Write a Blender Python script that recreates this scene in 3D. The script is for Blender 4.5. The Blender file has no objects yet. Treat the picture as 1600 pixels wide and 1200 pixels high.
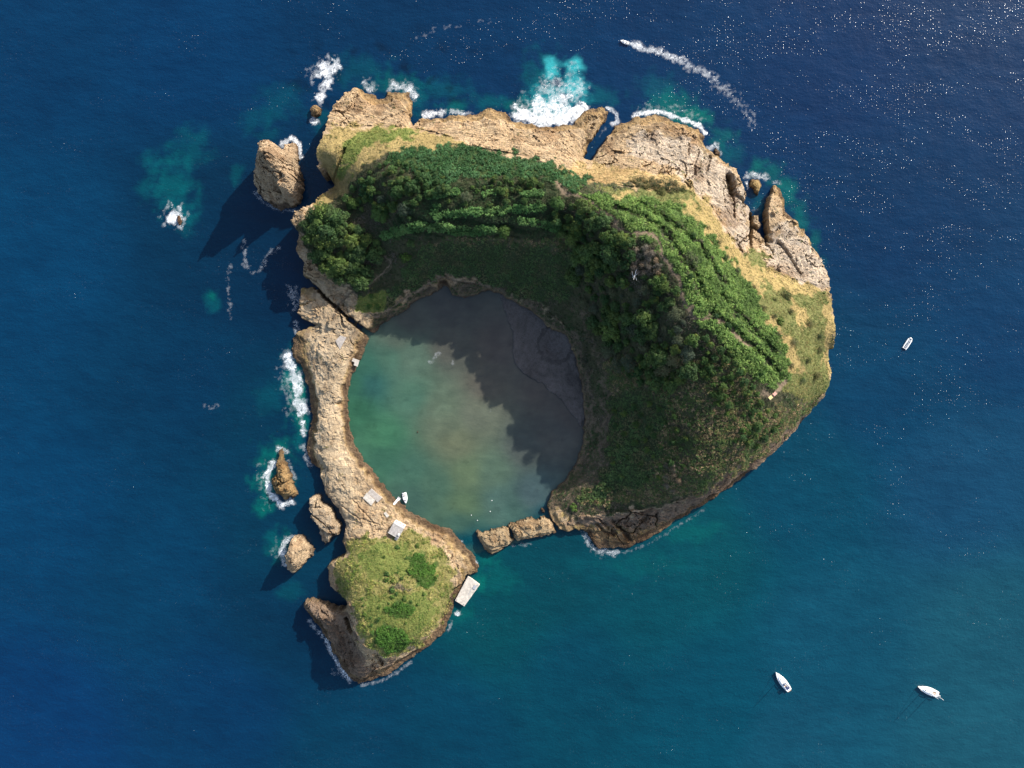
import bpy, bmesh, math
import numpy as np
from mathutils import Vector, Matrix

# ------------------------------------------------------------------ camera, sky, sun
scene = bpy.context.scene
COL = scene.collection
S = 0.4            # metres per photo pixel at sea level
H = 480.0          # drone height above the sea

cam_d = bpy.data.cameras.new('drone_camera')
cam = bpy.data.objects.new('drone_camera', cam_d); COL.objects.link(cam)
cam.location = (0, 0, H); cam.rotation_euler = (0, 0, 0)
cam_d.sensor_width = 36.0
cam_d.lens = 36.0 * H / (1600 * S)
cam_d.clip_start = 1.0; cam_d.clip_end = 20000
scene.camera = cam

SUN_EL = math.radians(28.5)
SUN_AZ = math.atan2(0.68, 0.73)
sdir = Vector((math.sin(SUN_AZ) * math.cos(SUN_EL), math.cos(SUN_AZ) * math.cos(SUN_EL), math.sin(SUN_EL)))
world = bpy.data.worlds.new('World'); scene.world = world
world.use_nodes = True
wn = world.node_tree
bgn = wn.nodes['Background']
sky = wn.nodes.new('ShaderNodeTexSky'); sky.sky_type = 'NISHITA'; sky.sun_disc = False
sky.air_density = 1.0; sky.dust_density = 2.2; sky.ozone_density = 0.7
sky.sun_elevation = SUN_EL; sky.sun_rotation = SUN_AZ
wn.links.new(sky.outputs[0], bgn.inputs[0]); bgn.inputs[1].default_value = 0.145
sun_d = bpy.data.lights.new('sun', 'SUN'); sun_d.energy = 4.2; sun_d.angle = math.radians(0.53)
sun_d.color = (1.0, 0.945, 0.87)
sun = bpy.data.objects.new('sun', sun_d); COL.objects.link(sun)
sun.rotation_euler = (-sdir).to_track_quat('-Z', 'Y').to_euler()
sun.location = (300, 300, 400)
vs = scene.view_settings
vs.view_transform = 'Standard'; vs.look = 'None'; vs.gamma = 1.0; vs.exposure = 0.95
vs.use_curve_mapping = False
scene.cycles.max_bounces = 5
scene.cycles.diffuse_bounces = 2
scene.cycles.glossy_bounces = 2
scene.cycles.transparent_max_bounces = 4

# ------------------------------------------------------------------ helpers
rng = np.random.default_rng(7)

def w2(u, v, z=0.0):
    """photo pixel and height -> place on the ground plan"""
    k = S * (H - z) / H
    return ((u - 800.0) * k, (600.0 - v) * k)

def px(x, y, z):
    k = S * (H - z) / H
    return 800.0 + x / k, 600.0 - y / k

def lin(*rgb):
    out = []
    for c in rgb:
        c = c / 255.0
        out.append(c / 12.92 if c <= 0.04045 else ((c + 0.055) / 1.055) ** 2.4)
    return np.array(out)

_perm = np.random.default_rng(11).permutation(1024)
_ang = np.random.default_rng(12).random(1024) * 2 * np.pi
_gx, _gy = np.cos(_ang), np.sin(_ang)

def noise(x, y, seed=0):
    x = np.asarray(x, float) + seed * 37.31; y = np.asarray(y, float) - seed * 17.77
    xi = np.floor(x).astype(np.int64); yi = np.floor(y).astype(np.int64)
    fx = x - xi; fy = y - yi
    def g(ix, iy, dx, dy):
        h = _perm[(_perm[ix & 1023] + iy) & 1023]
        return _gx[h] * dx + _gy[h] * dy
    ux = fx * fx * fx * (fx * (fx * 6 - 15) + 10); uy = fy * fy * fy * (fy * (fy * 6 - 15) + 10)
    a = g(xi, yi, fx, fy); b = g(xi + 1, yi, fx - 1, fy)
    c = g(xi, yi + 1, fx, fy - 1); d = g(xi + 1, yi + 1, fx - 1, fy - 1)
    return ((a + (b - a) * ux) * (1 - uy) + (c + (d - c) * ux) * uy) * 1.4

def fbm(x, y, octv=4, seed=0, gain=0.5):
    t = 0; a = 1.0; f = 1.0; n = 0
    for i in range(octv):
        t = t + a * noise(x * f, y * f, seed + i * 3); n += a; a *= gain; f *= 2.03
    return t / n * 1.3

def ridged(x, y, octv=3, seed=0):
    t = 0; a = 1.0; f = 1.0; n = 0
    for i in range(octv):
        t = t + a * (1 - 2 * np.abs(noise(x * f, y * f, seed + i * 5))); n += a; a *= 0.5; f *= 2.1
    return t / n

def worley(x, y, seed=0):
    """distance to nearest and second nearest cell point, random value and offset of the nearest cell"""
    xi = np.floor(x).astype(np.int64); yi = np.floor(y).astype(np.int64)
    f1 = np.full(x.shape, 9.0); f2 = np.full(x.shape, 9.0); rv = np.zeros(x.shape); ra = np.zeros(x.shape); lx = np.zeros(x.shape); ly = np.zeros(x.shape)
    for dx in (-1, 0, 1):
        for dy in (-1, 0, 1):
            h = _perm[(_perm[(xi + dx + seed * 7) & 1023] + yi + dy) & 1023]; h2 = _perm[(h + 311) & 1023]; h3 = _perm[(h + 623) & 1023]
            px_ = xi + dx + h / 1024.0; py_ = yi + dy + h2 / 1024.0
            d = np.hypot(px_ - x, py_ - y)
            m = d < f1
            f2 = np.where(m, f1, np.minimum(f2, d)); f1 = np.where(m, d, f1); rv = np.where(m, h3 / 1024.0, rv); ra = np.where(m, h / 1024.0, ra)
            lx = np.where(m, x - px_, lx); ly = np.where(m, y - py_, ly)
    return f1, f2, rv, ra, lx, ly

def sstep(a, b, x):
    t = np.clip((x - a) / (b - a), 0, 1)
    return t * t * (3 - 2 * t)

def inpoly(X, Y, P):
    P = np.asarray(P, float); inside = np.zeros(X.shape, bool)
    x1, y1 = P[:, 0], P[:, 1]; x2, y2 = np.roll(x1, -1), np.roll(y1, -1)
    for a, b, c, d in zip(x1, y1, x2, y2):
        if b == d: continue
        m = (Y < b) != (Y < d)
        inside ^= m & (X < (c - a) * (Y - b) / (d - b) + a)
    return inside

def polydist(X, Y, P, closed=True):
    P = np.asarray(P, float); best = np.full(X.shape, 1e18)
    Q = np.roll(P, -1, axis=0) if closed else P[1:]
    for (a, b), (c, d) in zip(P if closed else P[:-1], Q):
        dx, dy = c - a, d - b; L = dx * dx + dy * dy + 1e-12
        t = np.clip(((X - a) * dx + (Y - b) * dy) / L, 0, 1)
        r = (X - a - t * dx) ** 2 + (Y - b - t * dy) ** 2
        np.minimum(best, r, out=best)
    return np.sqrt(best)

def make_mesh(name, V, F, cols=None, smooth=False, attrs=None):
    """V (n,3); F (m,3|4) index array; cols (n,3) linear colour per vertex"""
    me = bpy.data.meshes.new(name)
    V = np.ascontiguousarray(V, np.float32); F = np.ascontiguousarray(F, np.int32)
    k = F.shape[1]
    me.vertices.add(len(V)); me.vertices.foreach_set('co', V.ravel())
    me.loops.add(F.size); me.loops.foreach_set('vertex_index', F.ravel())
    me.polygons.add(len(F))
    me.polygons.foreach_set('loop_start', np.arange(0, F.size, k, dtype=np.int32))
    me.polygons.foreach_set('loop_total', np.full(len(F), k, np.int32))
    me.update(calc_edges=True)
    me.polygons.foreach_set('use_smooth', np.full(len(F), smooth))
    if cols is not None:
        at = me.color_attributes.new('tint', 'FLOAT_COLOR', 'POINT')
        c = np.ones((len(V), 4), np.float32); c[:, :3] = cols
        at.data.foreach_set('color', c.ravel())
    for an, av in (attrs or {}).items():
        at = me.attributes.new(an, 'FLOAT', 'POINT'); at.data.foreach_set('value', np.ascontiguousarray(av, np.float32))
    me.update()
    return me

def obj(name, me, m=None, parent=None, loc=None, rz=0.0):
    o = bpy.data.objects.new(name, me); COL.objects.link(o)
    if m is not None and me is not None and not me.materials: me.materials.append(m)
    if parent is not None: o.parent = parent
    if loc is not None: o.location = loc
    if rz: o.rotation_euler = (0, 0, rz)
    return o

def tag(o, label=None, cat=None, group=None, kind=None):
    if label: o['label'] = label
    if cat: o['category'] = cat
    if group: o['group'] = group
    if kind: o['kind'] = kind
    return o

def thing(name, loc, rz, label, cat, group=None):
    o = bpy.data.objects.new(name, None); COL.objects.link(o)
    o.empty_display_size = 0.5
    o.location = loc; o.rotation_euler = (0, 0, rz)
    return tag(o, label, cat, group)

# ------------------------------------------------------------------ materials
def mat(name):
    m = bpy.data.materials.new(name); m.use_nodes = True
    nt = m.node_tree; b = nt.nodes['Principled BSDF']
    return m, nt, b

def N(nt, t, **kw):
    n = nt.nodes.new('ShaderNode' + t)
    for k, v in kw.items(): setattr(n, k, v)
    return n

def mathn(nt, op, a, b=None):
    n = N(nt, 'Math', operation=op)
    for i, q in enumerate((a, b)):
        if q is None: continue
        if isinstance(q, (int, float)): n.inputs[i].default_value = q
        else: nt.links.new(q, n.inputs[i])
    return n.outputs[0]

def mixc(nt, f, a, b, blend='MIX'):
    n = N(nt, 'Mix', data_type='RGBA', blend_type=blend)
    for s, q in ((n.inputs[0], f), (n.inputs[6], a), (n.inputs[7], b)):
        if isinstance(q, (int, float)): s.default_value = q
        elif isinstance(q, (tuple, list, np.ndarray)): s.default_value = (*[float(c) for c in q[:3]], 1)
        else: nt.links.new(q, s)
    return n.outputs[2]

def ntex(nt, scale, detail=4, rough=0.55, vec=None, kind='Noise'):
    n = N(nt, 'Tex' + kind)
    n.inputs['Scale'].default_value = scale
    if 'Detail' in n.inputs: n.inputs['Detail'].default_value = detail
    if 'Roughness' in n.inputs: n.inputs['Roughness'].default_value = rough
    if vec is not None: nt.links.new(vec, n.inputs['Vector'])
    return n

def ramp(nt, fac, stops):
    r = N(nt, 'ValToRGB'); e = r.color_ramp.elements
    while len(e) < len(stops): e.new(0.5)
    for el, (p, c) in zip(e, stops):
        el.position = p; el.color = (*([c] * 3 if isinstance(c, (int, float)) else [float(q) for q in c]), 1)
    nt.links.new(fac, r.inputs[0]); return r.outputs[0]

def plain(name, rgb, rough=0.6, spec=0.3, grain=0.0, scale=3.0, metal=0.0):
    m, nt, b = mat(name)
    b.inputs['Roughness'].default_value = rough; b.inputs['Specular IOR Level'].default_value = spec
    b.inputs['Metallic'].default_value = metal
    if grain:
        tc = N(nt, 'TexCoord'); n = ntex(nt, scale, 6, 0.6, tc.outputs['Object'])
        f = ramp(nt, n.outputs[0], [(0.3, 1 - grain), (0.7, 1 + grain)])
        nt.links.new(mixc(nt, 1.0, rgb, f, 'MULTIPLY'), b.inputs['Base Color'])
        bp = N(nt, 'Bump'); bp.inputs['Strength'].default_value = 0.3; bp.inputs['Distance'].default_value = 0.03
        nt.links.new(n.outputs[0], bp.inputs['Height']); nt.links.new(bp.outputs[0], b.inputs['Normal'])
    else:
        b.inputs['Base Color'].default_value = (*rgb, 1)
    return m

def ground_material(name):
    m, nt, b = mat(name)
    at = N(nt, 'VertexColor', layer_name='tint')
    rk = N(nt, 'Attribute', attribute_name='rock')
    geo = N(nt, 'NewGeometry'); sp = N(nt, 'SeparateXYZ'); nt.links.new(geo.outputs['Position'], sp.inputs[0])
    pos = geo.outputs['Position']
    n1 = ntex(nt, 0.06, 6, 0.6, pos); n2 = ntex(nt, 0.45, 6, 0.65, pos); n3 = ntex(nt, 1.7, 5, 0.7, pos)
    f1 = ramp(nt, n1.outputs[0], [(0.3, 0.78), (0.7, 1.18)])
    f2 = ramp(nt, n2.outputs[0], [(0.3, 0.72), (0.5, 1.0), (0.72, 1.2)])
    f3 = ramp(nt, n3.outputs[0], [(0.3, 0.55), (0.5, 1.0), (0.75, 1.25)])
    c = mixc(nt, 1.0, at.outputs[0], f1, 'MULTIPLY')
    c = mixc(nt, 1.0, c, f2, 'MULTIPLY')
    c = mixc(nt, 0.8, c, f3, 'MULTIPLY')
    # bedding layers of the tuff: thin bands that follow height
    mp = N(nt, 'Mapping'); mp.inputs['Scale'].default_value = (0.05, 0.05, 1.1)
    nt.links.new(pos, mp.inputs[0])
    nb = ntex(nt, 1.0, 7, 0.7, mp.outputs[0])
    fb = ramp(nt, nb.outputs[0], [(0.38, (0.50, 0.44, 0.38)), (0.48, (0.98, 0.97, 0.95)), (0.62, (1.18, 1.12, 1.04))])
    c = mixc(nt, mathn(nt, 'MULTIPLY', rk.outputs['Fac'], 0.8), c, mixc(nt, 1.0, c, fb, 'MULTIPLY'))
    # patches of rusty / grey weathering
    nw = ntex(nt, 0.13, 5, 0.7, pos)
    fw = ramp(nt, nw.outputs[0], [(0.46, 0.0), (0.62, 1.0)])
    c = mixc(nt, mathn(nt, 'MULTIPLY', mathn(nt, 'MULTIPLY', fw, rk.outputs['Fac']), 0.35), c,
             mixc(nt, 1.0, c, (0.82, 0.70, 0.58), 'MULTIPLY'))
    nt.links.new(c, b.inputs['Base Color'])
    b.inputs['Roughness'].default_value = 0.92; b.inputs['Specular IOR Level'].default_value = 0.15
    bp = N(nt, 'Bump'); bp.inputs['Strength'].default_value = 1.0; bp.inputs['Distance'].default_value = 0.9
    h = mathn(nt, 'ADD', mathn(nt, 'MULTIPLY', n2.outputs[0], 1.2), mathn(nt, 'MULTIPLY', n3.outputs[0], 0.6))
    h = mathn(nt, 'ADD', h, mathn(nt, 'MULTIPLY', nb.outputs[0], 0.7))
    nt.links.new(h, bp.inputs['Height']); nt.links.new(bp.outputs[0], b.inputs['Normal'])
    return m

def leaf_material(name, vary=0.25):
    m, nt, b = mat(name)
    at = N(nt, 'VertexColor', layer_name='tint')
    oi = N(nt, 'ObjectInfo')
    geo = N(nt, 'NewGeometry')
    n = ntex(nt, 0.09, 3, 0.6, geo.outputs['Position'])
    f = ramp(nt, n.outputs[0], [(0.3, 1 - vary), (0.7, 1 + vary)])
    c = mixc(nt, 1.0, at.outputs[0], f, 'MULTIPLY')
    fo = ramp(nt, oi.outputs['Random'], [(0.0, (0.6, 0.72, 0.8)), (0.35, (0.95, 0.95, 1.0)), (0.7, (1.1, 1.02, 0.9)), (1.0, (1.5, 1.22, 1.0))])
    c = mixc(nt, 1.0, c, fo, 'MULTIPLY')
    nt.links.new(c, b.inputs['Base Color'])
    b.inputs['Roughness'].default_value = 0.65; b.inputs['Specular IOR Level'].default_value = 0.25
    tr = N(nt, 'BsdfTranslucent'); nt.links.new(c, tr.inputs[0])
    ms = N(nt, 'MixShader'); ms.inputs[0].default_value = 0.22
    out = nt.nodes['Material Output']
    nt.links.new(b.outputs[0], ms.inputs[1]); nt.links.new(tr.outputs[0], ms.inputs[2]); nt.links.new(ms.outputs[0], out.inputs[0])
    return m

def water_material(name, bump, wl, rough, spec=0.5, chop=0.0):
    m, nt, b = mat(name)
    at = N(nt, 'VertexColor', layer_name='tint')
    geo = N(nt, 'NewGeometry'); pos = geo.outputs['Position']
    # wind sea: crests run from upper left to lower right of the picture
    rot = N(nt, 'Mapping'); rot.inputs['Rotation'].default_value = (0, 0, math.radians(58))
    rot.inputs['Scale'].default_value = (0.45, 1.0, 1.0); nt.links.new(pos, rot.inputs[0])
    rv = rot.outputs[0]
    big = ntex(nt, 0.035, 5, 0.6, rv); mid = ntex(nt, 1 / wl * 0.33, 4, 0.6, rv); small = ntex(nt, 1 / wl * 1.5, 3, 0.6, pos)
    h = mathn(nt, 'MULTIPLY', mathn(nt, 'ADD', mathn(nt, 'MULTIPLY', mid.outputs[0], 3.0), mathn(nt, 'MULTIPLY', small.outputs[0], 0.75)), bump)
    h0 = h
    if chop:
        # scattered steep wavelets, thicker in some streaks: these catch the sun
        vo = N(nt, 'TexVoronoi', voronoi_dimensions='2D', feature='F1'); vo.inputs['Scale'].default_value = 0.6
        nt.links.new(pos, vo.inputs['Vector'])
        sx = N(nt, 'SeparateColor'); nt.links.new(vo.outputs['Color'], sx.inputs[0])
        q = mathn(nt, 'SUBTRACT', 1.0, mathn(nt, 'POWER', mathn(nt, 'DIVIDE', vo.outputs['Distance'], 0.34), 2.0))
        q = mathn(nt, 'POWER', mathn(nt, 'MAXIMUM', q, 0.0), 2.0)
        st = ntex(nt, 0.045, 5, 0.7, rv)
        am = mathn(nt, 'MULTIPLY', mathn(nt, 'POWER', sx.outputs[0], 2.0), ramp(nt, st.outputs[0], [(0.42, 0.0), (0.66, 1.0)]))
        h = mathn(nt, 'ADD', mathn(nt, 'MULTIPLY', h0, 0.38), mathn(nt, 'MULTIPLY', mathn(nt, 'MULTIPLY', q, am), chop))
    bp = N(nt, 'Bump'); bp.inputs['Strength'].default_value = 1.0; bp.inputs['Distance'].default_value = 1.0
    nt.links.new(h, bp.inputs['Height'])
    bg = N(nt, 'Bump'); bg.inputs['Strength'].default_value = 1.0; bg.inputs['Distance'].default_value = 1.0; nt.links.new(h0, bg.inputs['Height'])
    fb = ramp(nt, big.outputs[0], [(0.3, (0.86, 0.88, 0.9)), (0.7, (1.16, 1.12, 1.10))])
    fm = ramp(nt, mid.outputs[0], [(0.32, (0.86, 0.88, 0.9)), (0.68, (1.14, 1.12, 1.10))])
    c = mixc(nt, 1.0, at.outputs[0], fb, 'MULTIPLY'); c = mixc(nt, 0.8, c, fm, 'MULTIPLY')
    nt.nodes.remove(b)
    df = N(nt, 'BsdfDiffuse'); nt.links.new(c, df.inputs[0]); nt.links.new(bg.outputs[0], df.inputs['Normal'])
    gl = N(nt, 'BsdfGlossy'); gl.inputs['Roughness'].default_value = rough; nt.links.new(bp.outputs[0], gl.inputs['Normal'])
    fr = N(nt, 'Fresnel'); fr.inputs['IOR'].default_value = 1.33; nt.links.new(bg.outputs[0], fr.inputs['Normal'])
    ms = N(nt, 'MixShader'); nt.links.new(fr.outputs[0], ms.inputs[0]); nt.links.new(df.outputs[0], ms.inputs[1]); nt.links.new(gl.outputs[0], ms.inputs[2])
    nt.links.new(ms.outputs[0], nt.nodes['Material Output'].inputs[0])
    return m

M_ground = ground_material('volcanic_tuff_ground')
M_leaf = leaf_material('foliage')
M_sea = water_material('sea_water', 0.28, 2.6, 0.16, 0.5, 0.36)
M_lagoon = water_material('lagoon_water', 0.10, 2.0, 0.16)
M_white = plain('white_gelcoat', (0.80, 0.80, 0.78), 0.35, 0.5)
M_cream = plain('cream_deck', (0.66, 0.62, 0.54), 0.6, 0.3, 0.08, 2.0)
M_dark = plain('dark_glass', (0.02, 0.025, 0.035), 0.15, 0.5)
M_grey = plain('grey_rubber', (0.30, 0.31, 0.33), 0.6, 0.3)
M_alu = plain('aluminium', (0.62, 0.63, 0.65), 0.35, 0.5, 0, 1, 0.6)
M_navy = plain('navy_canvas', (0.03, 0.045, 0.11), 0.8, 0.2)
M_teak = plain('teak', (0.32, 0.2, 0.11), 0.6, 0.3, 0.2, 4.0)
M_conc = plain('concrete', (0.36, 0.32, 0.28), 0.9, 0.2, 0.3, 0.7)
M_concw = plain('pale_concrete', (0.46, 0.42, 0.36), 0.9, 0.2, 0.3, 0.6)
M_roof = plain('grey_roof_screed', (0.34, 0.315, 0.29), 0.9, 0.2, 0.3, 0.9)
M_wallw = plain('whitewashed_wall', (0.62, 0.59, 0.53), 0.85, 0.2, 0.1, 1.0)
M_wood = plain('weathered_wood', (0.24, 0.15, 0.09), 0.8, 0.2, 0.25, 3.0)
M_yel = plain('yellow_paint', (0.70, 0.56, 0.26), 0.7, 0.3, 0.1, 2.0)
M_pink = plain('pink_paint', (0.62, 0.33, 0.26), 0.7, 0.3, 0.1, 2.0)
M_bark = plain('bark', (0.12, 0.09, 0.065), 0.9, 0.1, 0.25, 2.0)
M_dead = plain('bleached_wood', (0.62, 0.60, 0.58), 0.8, 0.2, 0.1, 2.0)
M_foam, _nt, _b = mat('sea_foam')
_b.inputs['Base Color'].default_value = (0.80, 0.83, 0.84, 1); _b.inputs['Roughness'].default_value = 0.8
_at = N(_nt, 'Attribute', attribute_name='cover'); _nt.links.new(_at.outputs['Fac'], _b.inputs['Alpha'])

# ------------------------------------------------------------------ the island: traced plan with heights (pixel u, pixel v, metres)
OUT = [ # north-west head and north coast
 (520,291,5),(511,266,17),(494,265,26),(491,232,29),(504,210,26),(510,181,19),(521,163,11),(537,145,6),(555,134,3),
 (575,142,2),(592,152,2),(602,152,2),(605,142,1.6),(640,142,1.6),(645,172,2.5),(641,181,5),(645,195,5),(652,185,3),
 (680,182,2.2),(722,177,2),(745,177,2),(760,167,1.2),(792,174,1.2),(800,186,1.6),(850,196,1.6),(895,192,1.4),(910,172,1.4),
 (940,164,1.4),(953,176,1.6),(929,213,4),(918,230,6),(915,246,7),(923,250,8),(932,237,7),(945,217,4),(962,194,2),
 (992,182,1.5),(1025,177,1.5),(1060,189,1.5),(1090,200,1.5),(1102,210,1.8),(1100,227,3),(1110,235,3),(1122,242,3),
 # east rocks
 (1128,250,3),(1150,262,5),(1160,282,6),(1167,302,6),(1165,317,6),(1172,322,4),(1176,335,5),(1187,334,7),(1190,356,7),
 (1184,362,6),(1197,377,3),(1201,370,6),(1197,345,9),(1202,312,7),(1207,292,4),(1212,285,2),(1222,295,2),(1232,330,2),(1250,350,3),
 (1270,380,4),(1287,407,7),(1296,432,12),(1301,455,18),(1304,485,22),(1309,520,26),(1309,547,26),(1298,545,20),(1296,556,20),(1300,590,20),
 (1291,619,17),(1275,635,12),(1250,665,6),(1220,698,3.5),(1195,722,2.5),(1150,757,2),(1100,790,1.6),(1075,805,1.6),
 (1025,837,1.5),(985,857,1.5),(962,860,1.2),(935,857,1.2),(922,847,1.4),(917,836,2),(908,829,2.5),(884,832,3),(872,829,3),(862,812,3),(853,793,2.5),
 # crater lake shore, from its south-east end round to the inlet
 (860,770,2.5),(877,755,2.5),(900,725,3),(911,682,3.2),(913,645,3.5),(910,605,3.5),(898,560,3.5),(887,527,3.5),(878,522,3.5),(862,515,3.5),
 (836,491,3.5),(810,477,3.5),(787,463,3.5),(765,453,3.2),(745,460,3),(725,465,3),(706,461,3),(701,452,3),(694,447,2),(686,455,3),
 (655,467,3),(630,486,3),(597,506,2.5),(590,517,2),(580,524,1.5),(573,541,1.6),(560,571,1.6),(550,585,1.6),(545,610,1.6),(544,648,1.6),
 (552,690,1.6),(570,720,1.6),(592,745,1.6),(612,771,1.6),(637,795,1.6),(672,817,1.6),(707,827,1.8),(722,847,2),(750,882,2),(747,897,2.5),
 # islet
 (731,900,2.5),(712,938,2),(707,956,1.6),(697,986,1.6),(675,1008,1.8),(642,1031,1.8),(605,1057,1.6),(560,1070,1.6),(545,1062,1.6),
 (527,1035,1.6),(515,1012,1.6),(500,985,1.6),(481,962,1.8),(472,945,3),(477,936,5),(500,942,8),(520,950,9),(539,952,9),(541,938,9),(531,929,9),
 (517,920,4),(511,905,4),(512,887,4),(521,874,9),(540,864,9),(537,855,7),(533,846,5),(536,838,5),(536,829,5),(540,820,5),
 # west side of the low rim
 (527,797,5),(508,775,4.5),(502,750,4),(497,732,3),(485,725,1.6),(477,705,1.6),(480,677,1.6),(485,655,1.6),(482,638,1.6),(480,605,1.6),
 (467,572,1.6),(452,552,1.6),(457,532,2),(461,519,3),(480,511,4),(490,509,4),(476,502,5),(462,490,5),(467,465,5),(467,450,4),
 (489,447,3),(487,441,5),(472,431,8),(472,410,11),(461,387,15),(465,367,17),(453,346,19),(459,328,19),(485,317,17),(511,296,12)]
INN = [ # crest and slopes
 (540,160,10),(575,160,8),(610,160,6),(630,185,9),(600,185,13),(560,185,15),(530,190,20),(530,215,26),(515,240,29),(560,210,22),(610,205,19),(650,210,19),
 (540,240,26),(560,260,29),(590,240,29),(530,270,22),(600,280,35),(560,300,26),(540,310,19),(640,290,41),(700,295,45),(766,300,47),(840,302,49),(900,306,52),
 (640,240,30),(700,230,28),(760,235,30),(820,245,32),(870,260,34),(700,205,14),(760,205,12),(820,215,13),(880,220,14),(760,185,4),(850,205,6),(900,205,6),(935,190,4),
 (905,238,15),(938,246,14),(925,265,24),(960,230,10),(1000,215,8),(1050,220,9),(1085,222,7),(1000,245,17),(1050,250,17),(1090,260,14),(1115,275,12),
 (930,318,54),(965,338,57),(1000,365,60),(1035,395,62),(1055,430,63),(1068,465,62),(1088,500,61),(1120,508,60),(1155,545,57),(1190,590,53),(1206,618,51),(1225,605,47),
 (960,290,42),(1000,290,37),(1040,300,36),(1080,310,31),(1010,325,47),(1060,350,49),(1100,390,50),(1140,440,49),(1180,500,49),(1210,550,48),
 (1110,340,33),(1150,400,32),(1190,440,32),(1230,470,31),(1260,500,31),(1285,520,29),(1250,560,40),(1270,590,31),(1240,610,42),
 (1140,300,10),(1140,330,16),(1160,360,16),(1175,400,20),(1135,270,8),(1150,290,8),(1180,385,10),(1200,395,12),(1230,410,12),(1260,430,13),(1280,450,17),(1230,370,6),(1220,340,7),(1212,330,9),(1250,390,8),
 (1250,640,26),(1225,660,31),(1200,685,33),(1160,712,36),(1130,742,29),(1090,772,20),(1040,800,9),(1000,815,6),
 # inside the crater
 (640,320,41),(700,330,44),(760,335,46),(830,340,47.5),(880,340,46),(640,360,35),(700,365,38.5),(760,368,39.5),(830,375,40),(890,385,34),
 (650,400,19),(700,395,21),(760,400,22),(830,410,21),(890,430,22),(640,440,8),(690,428,7),(750,432,8),(810,450,9),(860,480,9),(690,440,4.5),(640,462,4.5),(750,445,4.8),(800,462,4.8),
 (940,370,51),(980,400,55),(1010,440,54),(940,430,40),(900,470,18),(980,480,44),(1030,500,52),(900,510,8),(925,560,8),(950,520,24),(1000,550,38),(1060,550,52),(1100,560,54),(950,600,17),(1000,620,29),
 (1060,620,42),(1110,620,50),(1160,620,52),(935,640,9),(950,680,13),(1000,690,22),(1060,690,36),(1110,690,46),(1160,670,49),(925,700,7),(940,740,9),(1000,750,21),(1060,750,32),(1100,738,38),(1127,722,39),
 (900,770,6),(940,800,8),(900,810,6),(960,830,4),(1000,790,10),(880,800,4.5),(920,815,5),
 (600,330,27),(590,300,31),(580,350,22),(520,345,23),(490,350,22),(540,390,20),(500,390,18),(590,400,15),(600,430,10),(560,440,11),(520,430,13),(490,425,11),(510,470,6.5),(550,480,6),(600,480,5),(620,410,17),
 # low western rim
 (500,480,6),(530,500,6.5),(560,510,6),(520,530,7.5),(500,545,7),(530,570,8),(505,580,7.5),(480,560,3),(490,610,4.5),(500,610,7),(530,620,6.5),(500,660,7.5),(490,660,4),(520,680,8),(505,715,7.5),(530,730,8),
 (520,760,7.5),(550,770,8),(540,800,8),(580,800,7.5),(560,820,8),(610,800,6.5),(640,818,6),(680,835,5.5),(590,770,6),(555,725,6),(538,660,4.5),(535,690,5),(545,570,4),(560,545,4),
 # islet dome
 (545,850,10),(580,850,13),(620,850,12),(560,880,18),(600,890,22),(640,890,21),(670,870,13),(690,880,10),(705,860,5),(725,885,4),(710,910,6.5),(690,930,11),(660,930,20),(600,930,27),(560,920,24),(541,905,19),
 (545,945,23),(560,960,27),(600,970,29),(640,970,24),(670,970,15),(690,965,7),(600,1005,26),(570,1000,27),(630,1000,21),(655,1000,12),(556,985,26),(566,1014,24),(602,1021,20),(640,1015,8),
 (545,975,13),(552,1005,14),(560,1030,15),(575,1040,12),(600,1036,8),(548,1045,9),(530,1005,9),(515,965,13),(530,962,14),(500,958,12),(485,948,10),(497,970,8),(512,995,7),(537,1035,6)]

def rbf(pts, c=1.0):
    P = np.array([w2(u, v, z) for u, v, z in pts]); Zv = np.array([p[2] for p in pts], float)
    D = np.sqrt(((P[:, None] - P[None]) ** 2).sum(2) + c * c)
    n = len(P); A = np.zeros((n + 1, n + 1)); A[:n, :n] = D; A[:n, n] = 1; A[n, :n] = 1
    A[:n, :n] -= np.eye(n) * 0.6
    w = np.linalg.solve(A, np.append(Zv, 0))
    def ev(x, y):
        r = np.full(x.shape, w[n])
        for (a, b), wi in zip(P, w[:n]):
            r += wi * np.sqrt((x - a) ** 2 + (y - b) ** 2 + c * c)
        return r
    return ev

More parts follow.
